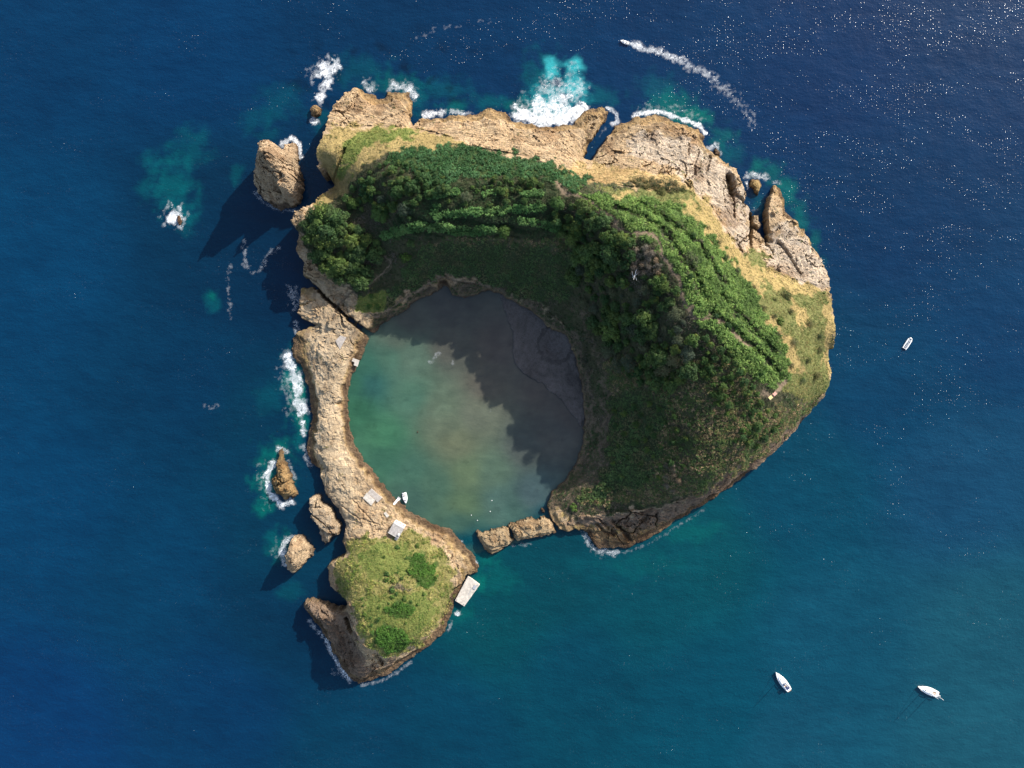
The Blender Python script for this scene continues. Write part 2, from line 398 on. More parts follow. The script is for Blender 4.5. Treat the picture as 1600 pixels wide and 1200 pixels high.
# cracks that cut the rock (polyline in pixels at about 6 m, half width m, depth m)
CRACKS = [([(486,444),(497,452),(507,464),(530,485),(545,498)], 0.9, 5.5), ([(545,498),(556,507),(570,518),(582,526)], 1.5, 7),
          ([(1138,278),(1141,296),(1140,304)], 2.2, 7), ([(1140,304),(1143,320),(1141,345)], 0.5, 3),
          ([(1141,303),(1153,310),(1164,319)], 0.8, 3.5), ([(1173,335),(1172,358),(1168,388)], 1.1, 7), ([(1184,360),(1174,352)], 0.9, 6),
          ([(922,222),(914,232),(913,243)], 1.5, 4), ([(1076,226),(1072,248)], 0.6, 1.8), ([(1092,236),(1080,262),(1080,280)], 0.8, 2.0), ([(1110,244),(1100,272)], 0.8, 2.0),
          ([(1217,380),(1230,402),(1243,430)], 0.8, 2.5), ([(1197,377),(1205,400)], 0.5, 2),
          ([(536,830),(530,842)], 1.0, 4), ([(958,815),(975,830),(985,845)], 1.2, 2.2), ([(932,818),(945,832),(960,838)], 0.8, 1.6), ([(1080,790),(1072,806)], 1.3, 2.4),
          ([(640,172),(600,195)], 0.5, 1.0), ([(723,176),(722,200)], 0.8, 1.6), ([(546,962),(553,978)], 1.3, 6), ([(594,1014),(597,1036)], 1.0, 4),
          ([(508,775),(520,795),(535,812)], 0.8, 2), ([(535,790),(560,808),(600,820)], 0.35, 0.8), ([(552,780),(570,800),(585,815)], 0.35, 0.8),
          ([(549,248),(537,274),(520,290)], 0.8, 3.0)]
for L in ([(1000,312),(1050,346),(1096,381),(1131,441)], [(1110,490),(1152,521),(1190,553),(1225,588)], [(1127,462),(1166,504),(1215,549)], [(1040,372),(1075,420),(1098,470)], [(960,325),(1010,340),(1050,372)]):
    CRACKS.append(([((u - 800) * .9 + 800, (v - 600) * .9 + 600) for u, v in L], 1.9, 2.2))   # rain gullies on the eastern slope, 48 m up

# ---------------- ground cover zones, painted as a plan in picture pixels
ZW, ZH = 1600, 1200
ZONE = np.zeros((ZH, ZW), np.uint8)
def zpoly(idn, P):
    P = np.array(P, float)
    x0, y0 = np.floor(P.min(0)).astype(int); x1, y1 = np.ceil(P.max(0)).astype(int) + 1
    X, Y = np.meshgrid(np.arange(x0, x1) + 0.5, np.arange(y0, y1) + 0.5)
    sub = ZONE[y0:y1, x0:x1]; sub[inpoly(X, Y, P)] = idn
def zline(idn, P, w):
    P = np.array(P, float); x0, y0 = (P.min(0) - w - 2).astype(int); x1, y1 = (P.max(0) + w + 2).astype(int)
    X, Y = np.meshgrid(np.arange(x0, x1) + 0.5, np.arange(y0, y1) + 0.5)
    sub = ZONE[y0:y1, x0:x1]; sub[polydist(X, Y, P, False) < w] = idn
ROCK, DRY, OLIVE, BRIGHT, MID, DARKREED, SCRUB, SOIL, LAWN, BUSH, PATH, ISLET, TERR, SHADE, PALE, OCHRE, TREEG, ROW, BROWN = range(19)
zpoly(TREEG, [(500,240),(515,205),(560,200),(640,200),(690,215),(760,233),(850,248),(900,268),(940,285),(990,292),(1075,285),(1090,310),(1110,322),(1150,390),(1170,408),(1195,424),(1240,438),
 (1280,448),(1302,480),(1310,530),(1296,560),(1300,600),(1272,630),(1235,655),(1190,690),(1130,745),(1080,775),(1020,795),(960,800),(900,806),(866,792),(880,762),(905,735),(922,690),(924,620),(908,560),(892,515),
 (850,482),(800,456),(750,440),(690,428),(640,455),(600,486),(566,482),(560,458),(530,442),(495,415),(480,390),(462,350),(490,325),(515,300),(520,275),(500,255)])
zpoly(DRY, [(494,262),(492,232),(505,208),(512,195),(560,197),(640,198),(690,210),(740,226),(690,228),(640,232),(600,240),(566,262),(540,300),(500,330),(486,322),(515,298),(521,290),(510,266)])
zpoly(LAWN, [(545,212),(560,203),(610,200),(655,205),(640,216),(600,222),(560,240),(540,250),(525,265),(535,230)])
zpoly(LAWN, [(548,245),(556,250),(540,275),(522,288)])
zpoly(TERR, [(600,372),(640,300),(655,280),(700,285),(860,275),(885,345),(868,372),(760,376),(700,374)])
zpoly(MID, [(613,234),(709,228),(794,240),(870,256),(930,288),(905,302),(872,292),(857,281),(794,272),(730,278),(687,290),(655,285),(642,262),(608,255)])
zpoly(MID, [(566,285),(580,280),(584,300),(572,318),(556,312)])
zpoly(SCRUB, [(640,385),(700,372),(850,372),(880,362),(905,390),(850,392),(700,384)])
zpoly(DARKREED, [(600,470),(640,410),(660,385),(700,380),(860,385),(905,400),(905,440),(880,470),(835,470),(800,452),(750,437),(690,428),(640,452),(610,478)])
for L, w in (([(668,306),(690,304),(714,300)], 5), ([(681,337),(719,333),(780,330),(848,325)], 6), ([(602,367),(625,360),(649,354),(687,356),(726,362),(770,360)], 7.5), ([(815,346),(845,352),(874,358)], 6), ([(755,303),(772,301)], 4), ([(815,303),(843,301)], 4), ([(684,322),(678,335)], 5)):
    zline(ROW, L, w)
zpoly(SOIL, [(870,470),(905,480),(915,520),(935,560),(940,620),(935,690),(915,740),(880,775),(866,792),(900,806),(960,800),(925,770),(945,720),(955,650),(950,590),(930,540),(915,500)])
zpoly(SCRUB, [(945,560),(1000,560),(1075,560),(1140,570),(1185,612),(1200,650),(1180,690),(1130,740),(1080,772),(1020,785),(960,785),(920,790),(900,780),(950,735),(955,650)])
zpoly(DARKREED, [(950,620),(1000,600),(1040,640),(1030,700),(1010,760),(940,775),(905,785),(945,735),(955,680)])
zpoly(SCRUB, [(1060,560),(1080,560),(1085,700),(1060,760),(1050,700)])
zpoly(SHADE, [(1180,650),(1210,630),(1240,640),(1280,615),(1296,610),(1275,635),(1250,664),(1200,712),(1150,750),(1100,780),(1080,775),(1140,735)])
zpoly(OLIVE, [(930,290),(985,294),(1075,290),(1090,310),(1110,322),(1150,390),(1170,408),(1195,424),(1240,438),(1280,448),(1302,480),(1310,530),(1297,560),(1300,600),(1285,622),(1250,630),(1225,612),(1232,580),(1205,522),(1160,455),(1110,390),(1060,335),(1010,312),(960,312)])
zpoly(DRY, [(1085,300),(1112,322),(1150,385),(1172,405),(1200,424),(1240,436),(1284,448),(1270,462),(1220,452),(1190,440),(1160,420),(1130,385),(1100,345)])
zpoly(DRY, [(1288,450),(1302,470),(1310,525),(1298,560),(1300,590),(1288,580),(1290,520)])
zpoly(BRIGHT, [(900,302),(960,308),(1010,306),(1068,326),(1120,380),(1174,450),(1218,518),(1242,583),(1226,602),(1206,606),(1186,600),(1150,565),(1110,515),(1082,502),(1068,450),(1045,402),(1000,370),(960,338)])
zpoly(DRY, [(955,300),(985,297),(990,309),(955,311)])
zpoly(OCHRE, [(870,262),(925,256),(980,262),(1070,275),(1120,310),(1085,300),(990,290),(940,286),(890,270)])
GUL = [[(1000,312),(1050,346),(1096,381),(1131,441)], [(1110,490),(1152,521),(1190,553),(1225,588)], [(1127,462),(1166,504),(1215,549)], [(1040,372),(1075,420),(1098,470)], [(960,325),(1010,340),(1050,372)]]
for L in GUL: zline(TREEG, L, 2.6)
for L, w in (([(1072,312),(1112,362),(1160,418),(1190,452)], 6), ([(1205,500),(1232,540),(1246,580)], 8), ([(1240,470),(1262,510)], 5)): zline(DRY, L, w)
zpoly(OLIVE, [(1166,400),(1186,385),(1196,410),(1196,425),(1176,412)])
zpoly(LAWN, [(566,462),(600,452),(604,486),(575,490),(548,480)])
# islet
zpoly(ISLET, [(538,842),(575,840),(606,838),(622,842),(640,824),(660,832),(690,858),(712,888),(710,930),(690,975),(655,1006),(612,1028),(585,1018),(562,1000),(556,962),(546,940),(528,925),(522,880),(540,866)])
zpoly(BUSH, [(637,880),(648,862),(664,868),(680,884),(680,905),(668,920),(650,908),(640,895)])
zpoly(LAWN, [(562,935),(590,925),(620,930),(660,926),(684,940),(668,975),(648,990),(600,1012),(575,1000),(568,965)])
zpoly(LAWN, [(556,868),(590,850),(640,850),(640,900),(600,905),(565,900)])
zpoly(BUSH, [(588,985),(600,975),(630,985),(645,1000),(630,1015),(605,1020),(588,1005)])
zpoly(BUSH, [(600,948),(628,940),(650,952),(640,966),(612,964)])
zpoly(SOIL, [(605,912),(625,908),(645,916),(635,924),(612,922)])
# pale layered slabs
zpoly(PALE, [(985,215),(1010,205),(1060,212),(1105,230),(1126,250),(1148,268),(1166,300),(1170,330),(1172,350),(1168,388),(1150,380),(1120,320),(1090,300),(1060,268),(1010,250),(980,240)])
zpoly(PALE, [(1196,380),(1225,345),(1250,352),(1272,385),(1295,430),(1298,450),(1282,448),(1240,432),(1200,420)])
zline(SOIL, [(597,504),(630,484),(655,465),(686,453),(706,459),(745,458),(765,451),(810,475),(838,489),(866,512),(890,525),(902,560),(914,605),(917,645),(915,682),(904,725),(881,758),(858,793)], 11)
zpoly(BROWN, [(468,945),(478,932),(500,940),(541,952),(552,985),(560,1012),(575,1040),(600,1040),(640,1025),(645,1035),(605,1062),(560,1076),(540,1066),(500,990)])
zpoly(BROWN, [(866,830),(905,808),(940,806),(1000,803),(1060,785),(1100,770),(1160,730),(1205,700),(1250,655),(1290,622),(1256,670),(1200,728),(1100,798),(1020,845),(985,864),(930,864),(905,834)])
zpoly(BROWN, [(448,550),(470,520),(490,545),(490,600),(497,650),(492,700),(500,740),(480,730),(470,700),(476,640),(474,600)])
PATHS = {'crest': ([(868,283),(880,300),(905,306),(928,318),(940,330),(958,342),(965,356),(985,365),(1010,362),(1030,375),(1035,400),(1048,418),(1062,440),(1064,460),(1075,480),(1085,498),(1120,498),(1140,508),(1152,525),(1168,540)], 4.2),
 'view': ([(1195,614),(1206,620),(1218,608),(1228,596)], 6.0),
 'cove': ([(600,400),(612,410),(596,428),(578,444),(560,450),(548,458),(530,475),(518,500)], 2.2),
 'ring': ([(555,506),(566,500),(590,496),(620,475),(650,455),(676,440),(690,432),(715,440),(745,444),(765,446)], 2.4),
 'rim': ([(556,508),(545,530),(535,545),(520,560),(511,575),(512,600),(515,620)], 2.3),
 'rim2': ([(520,640),(532,680),(545,712),(560,740),(580,765),(600,787),(612,800)], 1.8)}
for k, (P, w) in PATHS.items():
    zline(PATH, P, w * 0.5)

def zone_at(u, v, jit=None):
    if jit is not None: u = u + jit[0]; v = v + jit[1]
    return ZONE[np.clip(v, 0, ZH - 1).astype(int), np.clip(u, 0, ZW - 1).astype(int)]

GC = {ROCK: (0.365, 0.276, 0.176), DRY: (0.27, 0.205, 0.085), OLIVE: (0.135, 0.14, 0.05), BRIGHT: (0.05, 0.085, 0.022), MID: (0.04, 0.065, 0.02),
      DARKREED: (0.035, 0.05, 0.022), SCRUB: (0.075, 0.07, 0.04), SOIL: (0.12, 0.092, 0.062), LAWN: (0.13, 0.15, 0.04), BUSH: (0.05, 0.08, 0.02), PATH: (0.165, 0.125, 0.085),
      ISLET: (0.19, 0.175, 0.062), TERR: (0.04, 0.045, 0.022), SHADE: (0.12, 0.10, 0.06), PALE: (0.385, 0.325, 0.255), OCHRE: (0.36, 0.26, 0.125), TREEG: (0.055, 0.055, 0.028)}
GC[ROW] = (0.04, 0.065, 0.02); GC[BROWN] = (0.165, 0.122, 0.088)
GCARR = np.array([GC[i] for i in range(19)])
ROCKY = np.array([1, .15, 0, 0, 0, 0, .1, .2, 0, 0, .15, .1, 0, .25, 1, .6, 0, 0, 1], float)

def ground_cols(X, Y, Z, low_ochre=True):
    u, v = px(X, Y, np.maximum(Z, 0))
    ju = fbm(X / 7, Y / 7, 3, 41) * 14; jv = fbm(X / 7, Y / 7, 3, 55) * 14
    c = 0; r = 0
    for du, dv, wt in ((0, 0, .4), (2.2, 0, .15), (-2.2, 0, .15), (0, 2.2, .15), (0, -2.2, .15)):
        zi = zone_at(u + ju + du, v + jv + dv)
        c = c + GCARR[zi] * wt; r = r + ROCKY[zi] * wt
    # paths are sharper than the rest of the plan
    # wave-washed band: algae ochre, then dark wet rock
    n = fbm(X / 5, Y / 5, 3, 77)
    north = sstep(420, 250, v)
    och = (1 - sstep(2.6, 6.0, Z + n * 2.4)) * r
    oc = np.array((0.245, 0.165, 0.075)); dk = np.array((0.085, 0.058, 0.04))
    c = c + (oc - c) * (och * 0.8)[..., None]
    hi_ = 3.7 - 1.7 * north
    wet = (1 - sstep(hi_ * 0.45, hi_, Z + n * 1.3))
    c = c + (dk - c) * (wet * 0.85)[..., None]
    # salt-yellow lichen line just above the wet band
    yl = np.exp(-((Z + n * 1.3 - hi_ - 0.5) / 0.5) ** 2) * sstep(-.1, .3, fbm(X / 6, Y / 6, 3, 19)) * r * (1 - north)
    c = c + (np.array((0.36, 0.27, 0.09)) - c) * (yl * 0.6)[..., None]
    # weathered browner and greyer areas
    b = sstep(0.05, 0.5, fbm(X / 18, Y / 18, 4, 91)) * r
    c = c * (1 - b[..., None] * np.array((0.30, 0.36, 0.40)))
    return c, np.clip(r, 0, 1)

class Field:
    pass

def heightfield(out, inn, res, cracks=(), seed=0, warp=1.3, rough=1.0, c=1.0, strata=1.0, rockf=None, bench=0.0, blk=1.0, wsc=6.0):
    OP = np.array([w2(u, v, z) for u, v, z in out])
    x0, y0 = OP.min(0) - 3; x1, y1 = OP.max(0) + 3
    xs = np.arange(x0, x1 + res, res); ys = np.arange(y0, y1 + res, res)
    X, Y = np.meshgrid(xs, ys)
    wx = fbm(X / wsc, Y / wsc, 4, seed + 1, 0.6) * warp; wy = fbm(X / wsc, Y / wsc, 4, seed + 2, 0.6) * warp
    ins = inpoly(X + wx, Y + wy, OP)
    d = polydist(X + wx, Y + wy, OP); d = np.where(ins, d, -d)
    near = d > -2.5
    Z = np.full(X.shape, -3.0)
    xn, yn = X[near], Y[near]
    ev = rbf([(u, v, z) for u, v, z in out] + list(inn), c)
    z = ev(xn, yn)
    z = np.maximum(z, 0.9)
    dn = d[near]
    u, v = px(xn, yn, z)
    rk = ROCKY[zone_at(u, v)] if rockf is None else np.full(z.shape, rockf)
    amp = sstep(0.0, 4.0, dn) * 0.75 + 0.25
    rr = (ridged(xn / 9, yn / 9, 3, seed + 5) * 0.6 + fbm(xn / 13, yn / 13, 4, seed + 9) * 1.1 + ridged(xn / 2.6, yn / 2.6, 3, seed + 20) * 0.42 + ridged(xn / 1.1, yn / 1.1, 2, seed + 25) * 0.22) * rough
    z = z + rr * amp * (0.25 + 0.75 * rk) * np.clip(z / 4, 0.22, 1)
    if bench:   # the low western rim is worn smoother than the other rock
        rk = rk * (1 - 0.55 * sstep(660, 600, u) * sstep(500, 560, v) * sstep(850, 800, v))
    # jointed blocks: tilted facets with open joints between them
    bx_ = xn + fbm(xn / 9, yn / 9, 3, seed + 51) * 3.0; by_ = yn + fbm(xn / 9, yn / 9, 3, seed + 52) * 3.0
    hs_ = np.clip(z / 6, 0.25, 1.2) * rk * rough; jm = sstep(0.0, 0.45, fbm(xn / 24, yn / 24, 3, seed + 57)) * 0.85 + 0.15
    for sc_, hb, tl, jd in ((11.0 * blk, 1.7, 0.22, 2.2), (4.2 * blk, 0.9, 0.28, 1.0), (1.9, 0.45, 0.30, 0.0)):
        f1, f2, rv, ra, lx, ly = worley(bx_ / sc_ * 0.75, by_ / sc_, seed + int(sc_))
        an = ra * 6.283
        z = z + ((rv - 0.5) * hb * sstep(0, .12, f2 - f1) + (lx * np.cos(an) + ly * np.sin(an)) * tl * sc_ * 0.5) * hs_ * (0.35 + 0.65 * jm)
        if jd: z = z - (1 - sstep(0.02, 0.02 + 0.5 / sc_, f2 - f1)) * jd * hs_ * jm * (rv > .45)
    z = np.maximum(z, 0.35)
    # bedding ledges
    hh = 2.1; t = z / hh + fbm(xn / 22, yn / 22, 3, seed + 31) * 1.6
    fr = t - np.floor(t)
    z = z + (sstep(0.3, 0.7, fr) - fr) * hh * 0.8 * rk * strata * np.clip(z / 5, 0.15, 1)
    h2 = 0.75; t = z / h2 + fbm(xn / 15, yn / 15, 3, seed + 36) * 1.2; fr = t - np.floor(t)
    z = z + (sstep(0.3, 0.7, fr) - fr) * h2 * 0.8 * rk * strata * np.clip(z / 5, 0.15, 1)
    for P, w, dep in cracks:
        wp = np.array([w2(a, b, 6) for a, b in P])
        m = (xn > wp[:, 0].min() - 8) & (xn < wp[:, 0].max() + 8) & (yn > wp[:, 1].min() - 8) & (yn < wp[:, 1].max() + 8)
        if not m.any(): continue
        q = polydist(xn[m] + noise(xn[m] / 2, yn[m] / 2, 3) * 0.7, yn[m] + noise(xn[m] / 2, yn[m] / 2, 4) * 0.7, wp, False)
        z[m] -= dep * (1 - sstep(w * 0.6, w * 1.5, q))
    z = np.where(dn < 0, -3.0, np.maximum(z, -3.0))
    if bench:
        m = (dn < 10) & (dn > -2)
        lo = np.array([p[2] for p in out]) < 2.4; num = 0; den = 0
        for (a_, b_), l_ in zip(OP, lo):
            w_ = 1 / ((xn[m] - a_) ** 2 + (yn[m] - b_) ** 2 + 9) ** 2; num = num + w_ * l_; den = den + w_
        bw = bench * num / den * (0.7 + 0.9 * np.clip(fbm(xn[m] / 17, yn[m] / 17, 3, seed + 44) + .35, 0, 1))
        zb = np.minimum(z[m], 0.8 + 0.32 * np.maximum(dn[m], 0) + 0.55 * ridged(xn[m] / 3.2, yn[m] / 3.2, 3, seed + 46))
        k_ = sstep(bw * 0.75, bw * 1.05 + 0.3, dn[m])
        z[m] = zb + (z[m] - zb) * k_
    e = sstep(-0.2, 0.9, dn)
    z = -3.0 + (z + 3.0) * e
    Z[near] = z
    f = Field(); f.xs, f.ys, f.X, f.Y, f.Z, f.res, f.d = xs, ys, X, Y, Z, res, d
    return f

def field_z(f, x, y):
    i = np.clip((np.asarray(x) - f.xs[0]) / f.res, 0, len(f.xs) - 1.001); j = np.clip((np.asarray(y) - f.ys[0]) / f.res, 0, len(f.ys) - 1.001)
    i0 = i.astype(int); j0 = j.astype(int); a = i - i0; b = j - j0
    Zf = f.Z
    return (Zf[j0, i0] * (1 - a) + Zf[j0, i0 + 1] * a) * (1 - b) + (Zf[j0 + 1, i0] * (1 - a) + Zf[j0 + 1, i0 + 1] * a) * b

def field_mesh(name, f, cols, rock, select=None, lim=0.51):
    ny, nx = f.Z.shape
    idx = np.arange(ny * nx).reshape(ny, nx)
    q = np.stack([idx[:-1, :-1], idx[:-1, 1:], idx[1:, 1:], idx[1:, :-1]], -1).reshape(-1, 4)
    zf = f.Z.ravel()
    keep = (zf[q] > -2.9).any(1)
    if select is not None: keep &= select.ravel()[q].mean(1) > lim
    q = q[keep]
    used = np.unique(q); remap = np.full(ny * nx, -1); remap[used] = np.arange(len(used))
    V = np.stack([f.X.ravel()[used], f.Y.ravel()[used], zf[used]], 1)
    return make_mesh(name, V, remap[q], cols.reshape(-1, 3)[used], False, {'rock': rock.ravel()[used]})

ISL = heightfield(OUT, INN, 0.5, CRACKS, seed=0, rough=1.0, bench=5.0, warp=1.9)
# the walked paths and the house platforms are trodden flat: smooth the relief there
def blur(A, n):
    for _ in range(n):
        A = (A + np.roll(A, 1, 0) + np.roll(A, -1, 0) + np.roll(A, 1, 1) + np.roll(A, -1, 1)) / 5
    return A
U_, V_ = px(ISL.X, ISL.Y, np.maximum(ISL.Z, 0))
pathm = zone_at(U_ + fbm(ISL.X / 3, ISL.Y / 3, 2, 8) * 2, V_ + fbm(ISL.X / 3, ISL.Y / 3, 2, 9) * 2) == PATH
pathm &= ISL.d > 1.5
ISL.Z = np.where(pathm, blur(ISL.Z, 8), ISL.Z)
# terrace benches on the inner northern slope
tm = blur((np.isin(zone_at(U_, V_), (TERR, ROW)) & (V_ > 285)).astype(float), 10)
zt = ISL.Z / 4.2; ISL.Z = ISL.Z + tm * ((sstep(0.3, 0.7, zt - np.floor(zt)) - (zt - np.floor(zt))) * 4.2 * 0.8)
cI, rI = ground_cols(ISL.X, ISL.Y, ISL.Z)
cI[pathm] = GC[PATH]
# lichen-pale ridge of the western rim
wr = (sstep(560, 545, U_) * sstep(480, 520, V_) * sstep(850, 820, V_) * sstep(3.5, 6, ISL.Z))[..., None] * rI[..., None]
cI = cI * (1 - wr) + wr * np.array((0.385, 0.305, 0.205))
obj_island = tag(obj('island', field_mesh('island', ISL, cI, rI, ~pathm, 0.49), M_ground), 'rocky crater island with green slopes around a round lagoon', 'island', kind='structure')
obj_path = tag(obj('path', field_mesh('path', ISL, cI, rI, pathm), M_ground), 'bare trodden footpaths along the crest and the rim of the island', 'path', kind='structure')

# ------------------------------------------------------------------ sea stacks and loose rocks, each its own thing
def rock(name, label, out, inn, tint=None, res=0.45, seed=0, rough=0.8, warp=1.6, cracks=(), cat='rock', strata=1.0, group=None):
    f = heightfield(out, inn, res, cracks, seed=seed, warp=warp, rough=rough, rockf=1.0, strata=strata, blk=0.6, wsc=3.2)
    c, r = ground_cols(f.X, f.Y, f.Z); r[:] = 1
    if tint is not None:
        Z = f.Z; n = fbm(f.X / 5, f.Y / 5, 3, 77)
        c = np.ones(c.shape) * np.array(tint)
        wet = (1 - sstep(1.2, 3.6, Z + n * 1.3)); c = c + (np.array((0.075, 0.052, 0.036)) - c) * (wet * 0.85)[..., None]
        b = sstep(0.0, 0.5, fbm(f.X / 8, f.Y / 8, 4, 91 + seed)); c = c * (1 - b[..., None] * np.array((0.30, 0.36, 0.40)))
    cx, cy = f.X[f.Z > 0].mean(), f.Y[f.Z > 0].mean()
    me = field_mesh(name, f, c, r)
    me.transform(Matrix.Translation((-cx, -cy, 0)))
    o = obj(name, me, M_ground, loc=(cx, cy, 0))
    tag(o, label, cat, group); o['_f'] = 0; del o['_f']
    return o, f

STACK = rock('sea_stack', 'tall jagged sea stack with sunlit tan flank beside the north-west cliff',
 [(404,218,22),(419,216,20),(432,224,18),(441,232,12),(446,224,4),(456,219,3),(464,226,2),(468,243,2),(464,255,6),(470,268,5),(474,290,3),(470,318,1.5),(455,326,1.2),(438,329,1.2),(420,320,1.5),(404,305,2),(395,283,4),(399,260,12),(402,240,20)],
 [(412,232,34),(416,248,40),(424,240,36),(432,262,38),(430,285,31),(438,270,29),(446,255,18),(455,240,6),(406,262,26),(404,272,18),(408,285,8),(415,295,6),(425,305,5),(445,302,4),(455,285,6),(450,315,2.5),(426,296,12),(438,296,8)],
 tint=(0.34, 0.26, 0.175), res=0.35, seed=3, rough=2.6)[1]
rock('sea_stack', 'small round brown rock at the white surf off the north-west head',
 [(486,165,1.5),(497,162,1.5),(504,170,1.5),(502,180,1.2),(492,186,1.2),(484,180,1.2),(483,170,1.5)], [(492,172,5),(497,170,4.5)], tint=(0.24,0.165,0.085), seed=5)
rock('surf_rock', 'lone low brown rock ringed by white surf far to the west',
 [(276,333,1),(281,336,1),(285,345,1),(283,352,.8),(278,351,.8),(275,342,.8)], [(279,342,1.8)], tint=(0.30,0.17,0.10), res=0.35, seed=6, rough=0.3)
rock('sea_stack', 'long triangular ochre rock in foam west of the crater rim',
 [(436,702,1.2),(443,700,1.2),(445,718,1.5),(453,732,1.8),(459,755,1.6),(467,773,1.4),(458,778,1.2),(445,782,1.2),(438,776,1.2),(428,770,1.4),(425,758,1.6),(421,752,1.6),(431,738,2),(431,720,1.6)],
 [(440,712,3),(440,735,6),(448,750,7),(440,762,6),(432,755,4.5),(455,766,5)], tint=(0.27,0.18,0.085), seed=8, rough=1.3)
rock('sea_stack', 'blunt wedge-shaped sea stack with pale crest southwest of the rim',
 [(458,838,3),(472,834,2),(480,845,2),(492,858,1.5),(489,868,1.5),(477,880,2),(468,890,4),(456,898,5),(447,892,8),(445,875,11),(447,860,11),(451,850,7)],
 [(458,853,13),(455,870,17),(460,880,14),(465,862,16),(475,860,5),(480,870,3),(465,848,6)], tint=(0.36,0.275,0.18), seed=9, rough=1.2)
rock('rock_slab', 'cracked flat slab broken off the low rim by a dark water-filled cleft',
 [(479,778,8),(497,773,8),(500,787,8),(507,788,8),(515,796,8),(520,808,8),(531,824,8),(529,836,7),(520,838,7),(514,847,6),(506,852,2),(500,838,3),(497,826,7),(487,813,7),(482,800,8)],
 [(490,785,9),(490,800,9.3),(505,805,9.2),(505,825,9.2),(520,822,9)], tint=(0.38,0.30,0.205), seed=10, rough=0.8, cracks=[([(485,800),(500,812),(514,822)],0.35,1.5),([(514,822),(520,836)],.3,1.2)])
rock('rock_wall', 'outer sunlit block of the broken rock wall closing the lagoon inlet',
 [(741,829,2),(760,829,2),(794,821,2.5),(800,839,3),(806,845,3),(792,856,2),(767,868,1.6),(757,860,1.6),(747,845,1.6)],
 [(760,840,5.5),(780,835,6),(770,850,5),(790,840,6),(752,836,3)], tint=(0.35,0.26,0.155), res=0.35, seed=12, rough=1.2)
rock('rock_wall', 'inner sunlit block of the rock wall beside the dark crater slope',
 [(792,820,2.5),(815,812,2.5),(830,806,2.5),(838,812,2.5),(852,805,3),(861,813,3),(870,827,2.5),(868,834,2),(845,840,1.6),(820,844,1.6),(806,846,2),(800,836,2.5)],
 [(805,828,6),(825,822,6.5),(845,820,6),(850,828,4),(820,836,4)], tint=(0.35,0.26,0.155), res=0.35, seed=14, rough=1.2)
rock('boulder', 'small dark boulder in the gap at the inner end of the rock wall',
 [(845,794,1.2),(850,792,1.2),(852,798,1.2),(849,804,1.2),(845,800,1.2)], [(848,798,3)], tint=(0.2,0.15,0.1), res=0.35, seed=15)
rock('sea_stack', 'pointed ochre rock in the surf of the eastern cove',
 [(1171,277,1.2),(1180,278,1.4),(1188,280,1.4),(1191,290,1.4),(1188,300,1.2),(1184,308,1),(1177,298,1.2),(1171,288,1.2)], [(1181,288,5),(1184,298,3)], tint=(0.34,0.245,0.11), res=0.35, seed=16)
rock('boulder', 'brown wave-washed rock jutting from the north coast foam at the cove mouth',
 [(1113,232,1),(1120,229,1.2),(1126,236,1),(1125,246,.8),(1117,244,1)], [(1120,238,2)], tint=(0.2,0.14,0.08), res=0.4, seed=18, rough=0.4)
rock('boulder', 'tiny brown rock barely showing in the green lagoon shallows',
 [(650,673,.4),(654,672,.4),(655,677,.4),(651,678,.4)], [(652.5,675,.8)], tint=(0.22,0.13,0.07), res=0.3, seed=19, rough=0.2, warp=0.3)
rock('boulder', 'tiny grey-brown rock in the lagoon near the shadow edge',
 [(656,578,.4),(659,577,.4),(660,583,.4),(657,584,.4)], [(658,580,.7)], tint=(0.16,0.12,0.08), res=0.3, seed=20, rough=0.2, warp=0.3)

# dark volcanic sand laid bare along the north-east shore of the crater lake
sf = heightfield([(780,455,.1),(812,470,.3),(842,487,.3),(868,508,.3),(892,520,.3),(904,560,.3),(916,610,.3),(918,650,.2),(908,668,.08),(893,650,.06),(875,628,.06),(850,603,.06),(815,585,.06),(802,568,.06),(800,540,.06),(796,510,.06),(786,490,.06)],
 [(830,520,.35),(825,555,.3),(880,590,.55),(850,570,.4),(895,620,.35),(835,540,.42),(868,565,.5)], 0.6, seed=30, rough=0.0, warp=2.0, rockf=0.0)
pu, pv = px(sf.X, sf.Y, 0)
pd = np.sqrt(((pu - 868) / 24) ** 2 + ((pv - 538) / 25) ** 2) + fbm(sf.X / 4, sf.Y / 4, 2, 3) * 0.12
sf.Z = sf.Z - (1 - sstep(0.55, 0.8, pd)) * 0.8 * (sf.Z > 0) + np.exp(-((pd - 1.0) / 0.14) ** 2) * 0.12 * (sf.Z > -0.5)
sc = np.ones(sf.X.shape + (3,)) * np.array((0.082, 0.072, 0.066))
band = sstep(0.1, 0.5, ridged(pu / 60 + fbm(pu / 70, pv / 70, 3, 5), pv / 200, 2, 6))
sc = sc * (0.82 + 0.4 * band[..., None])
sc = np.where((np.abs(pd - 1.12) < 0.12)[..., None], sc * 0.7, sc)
tag(obj('sand_flat', field_mesh('sand_flat', sf, sc, sf.X * 0), M_ground), 'dark volcanic sand flat with a small pool at the lagoon shore', 'sand', kind='structure')

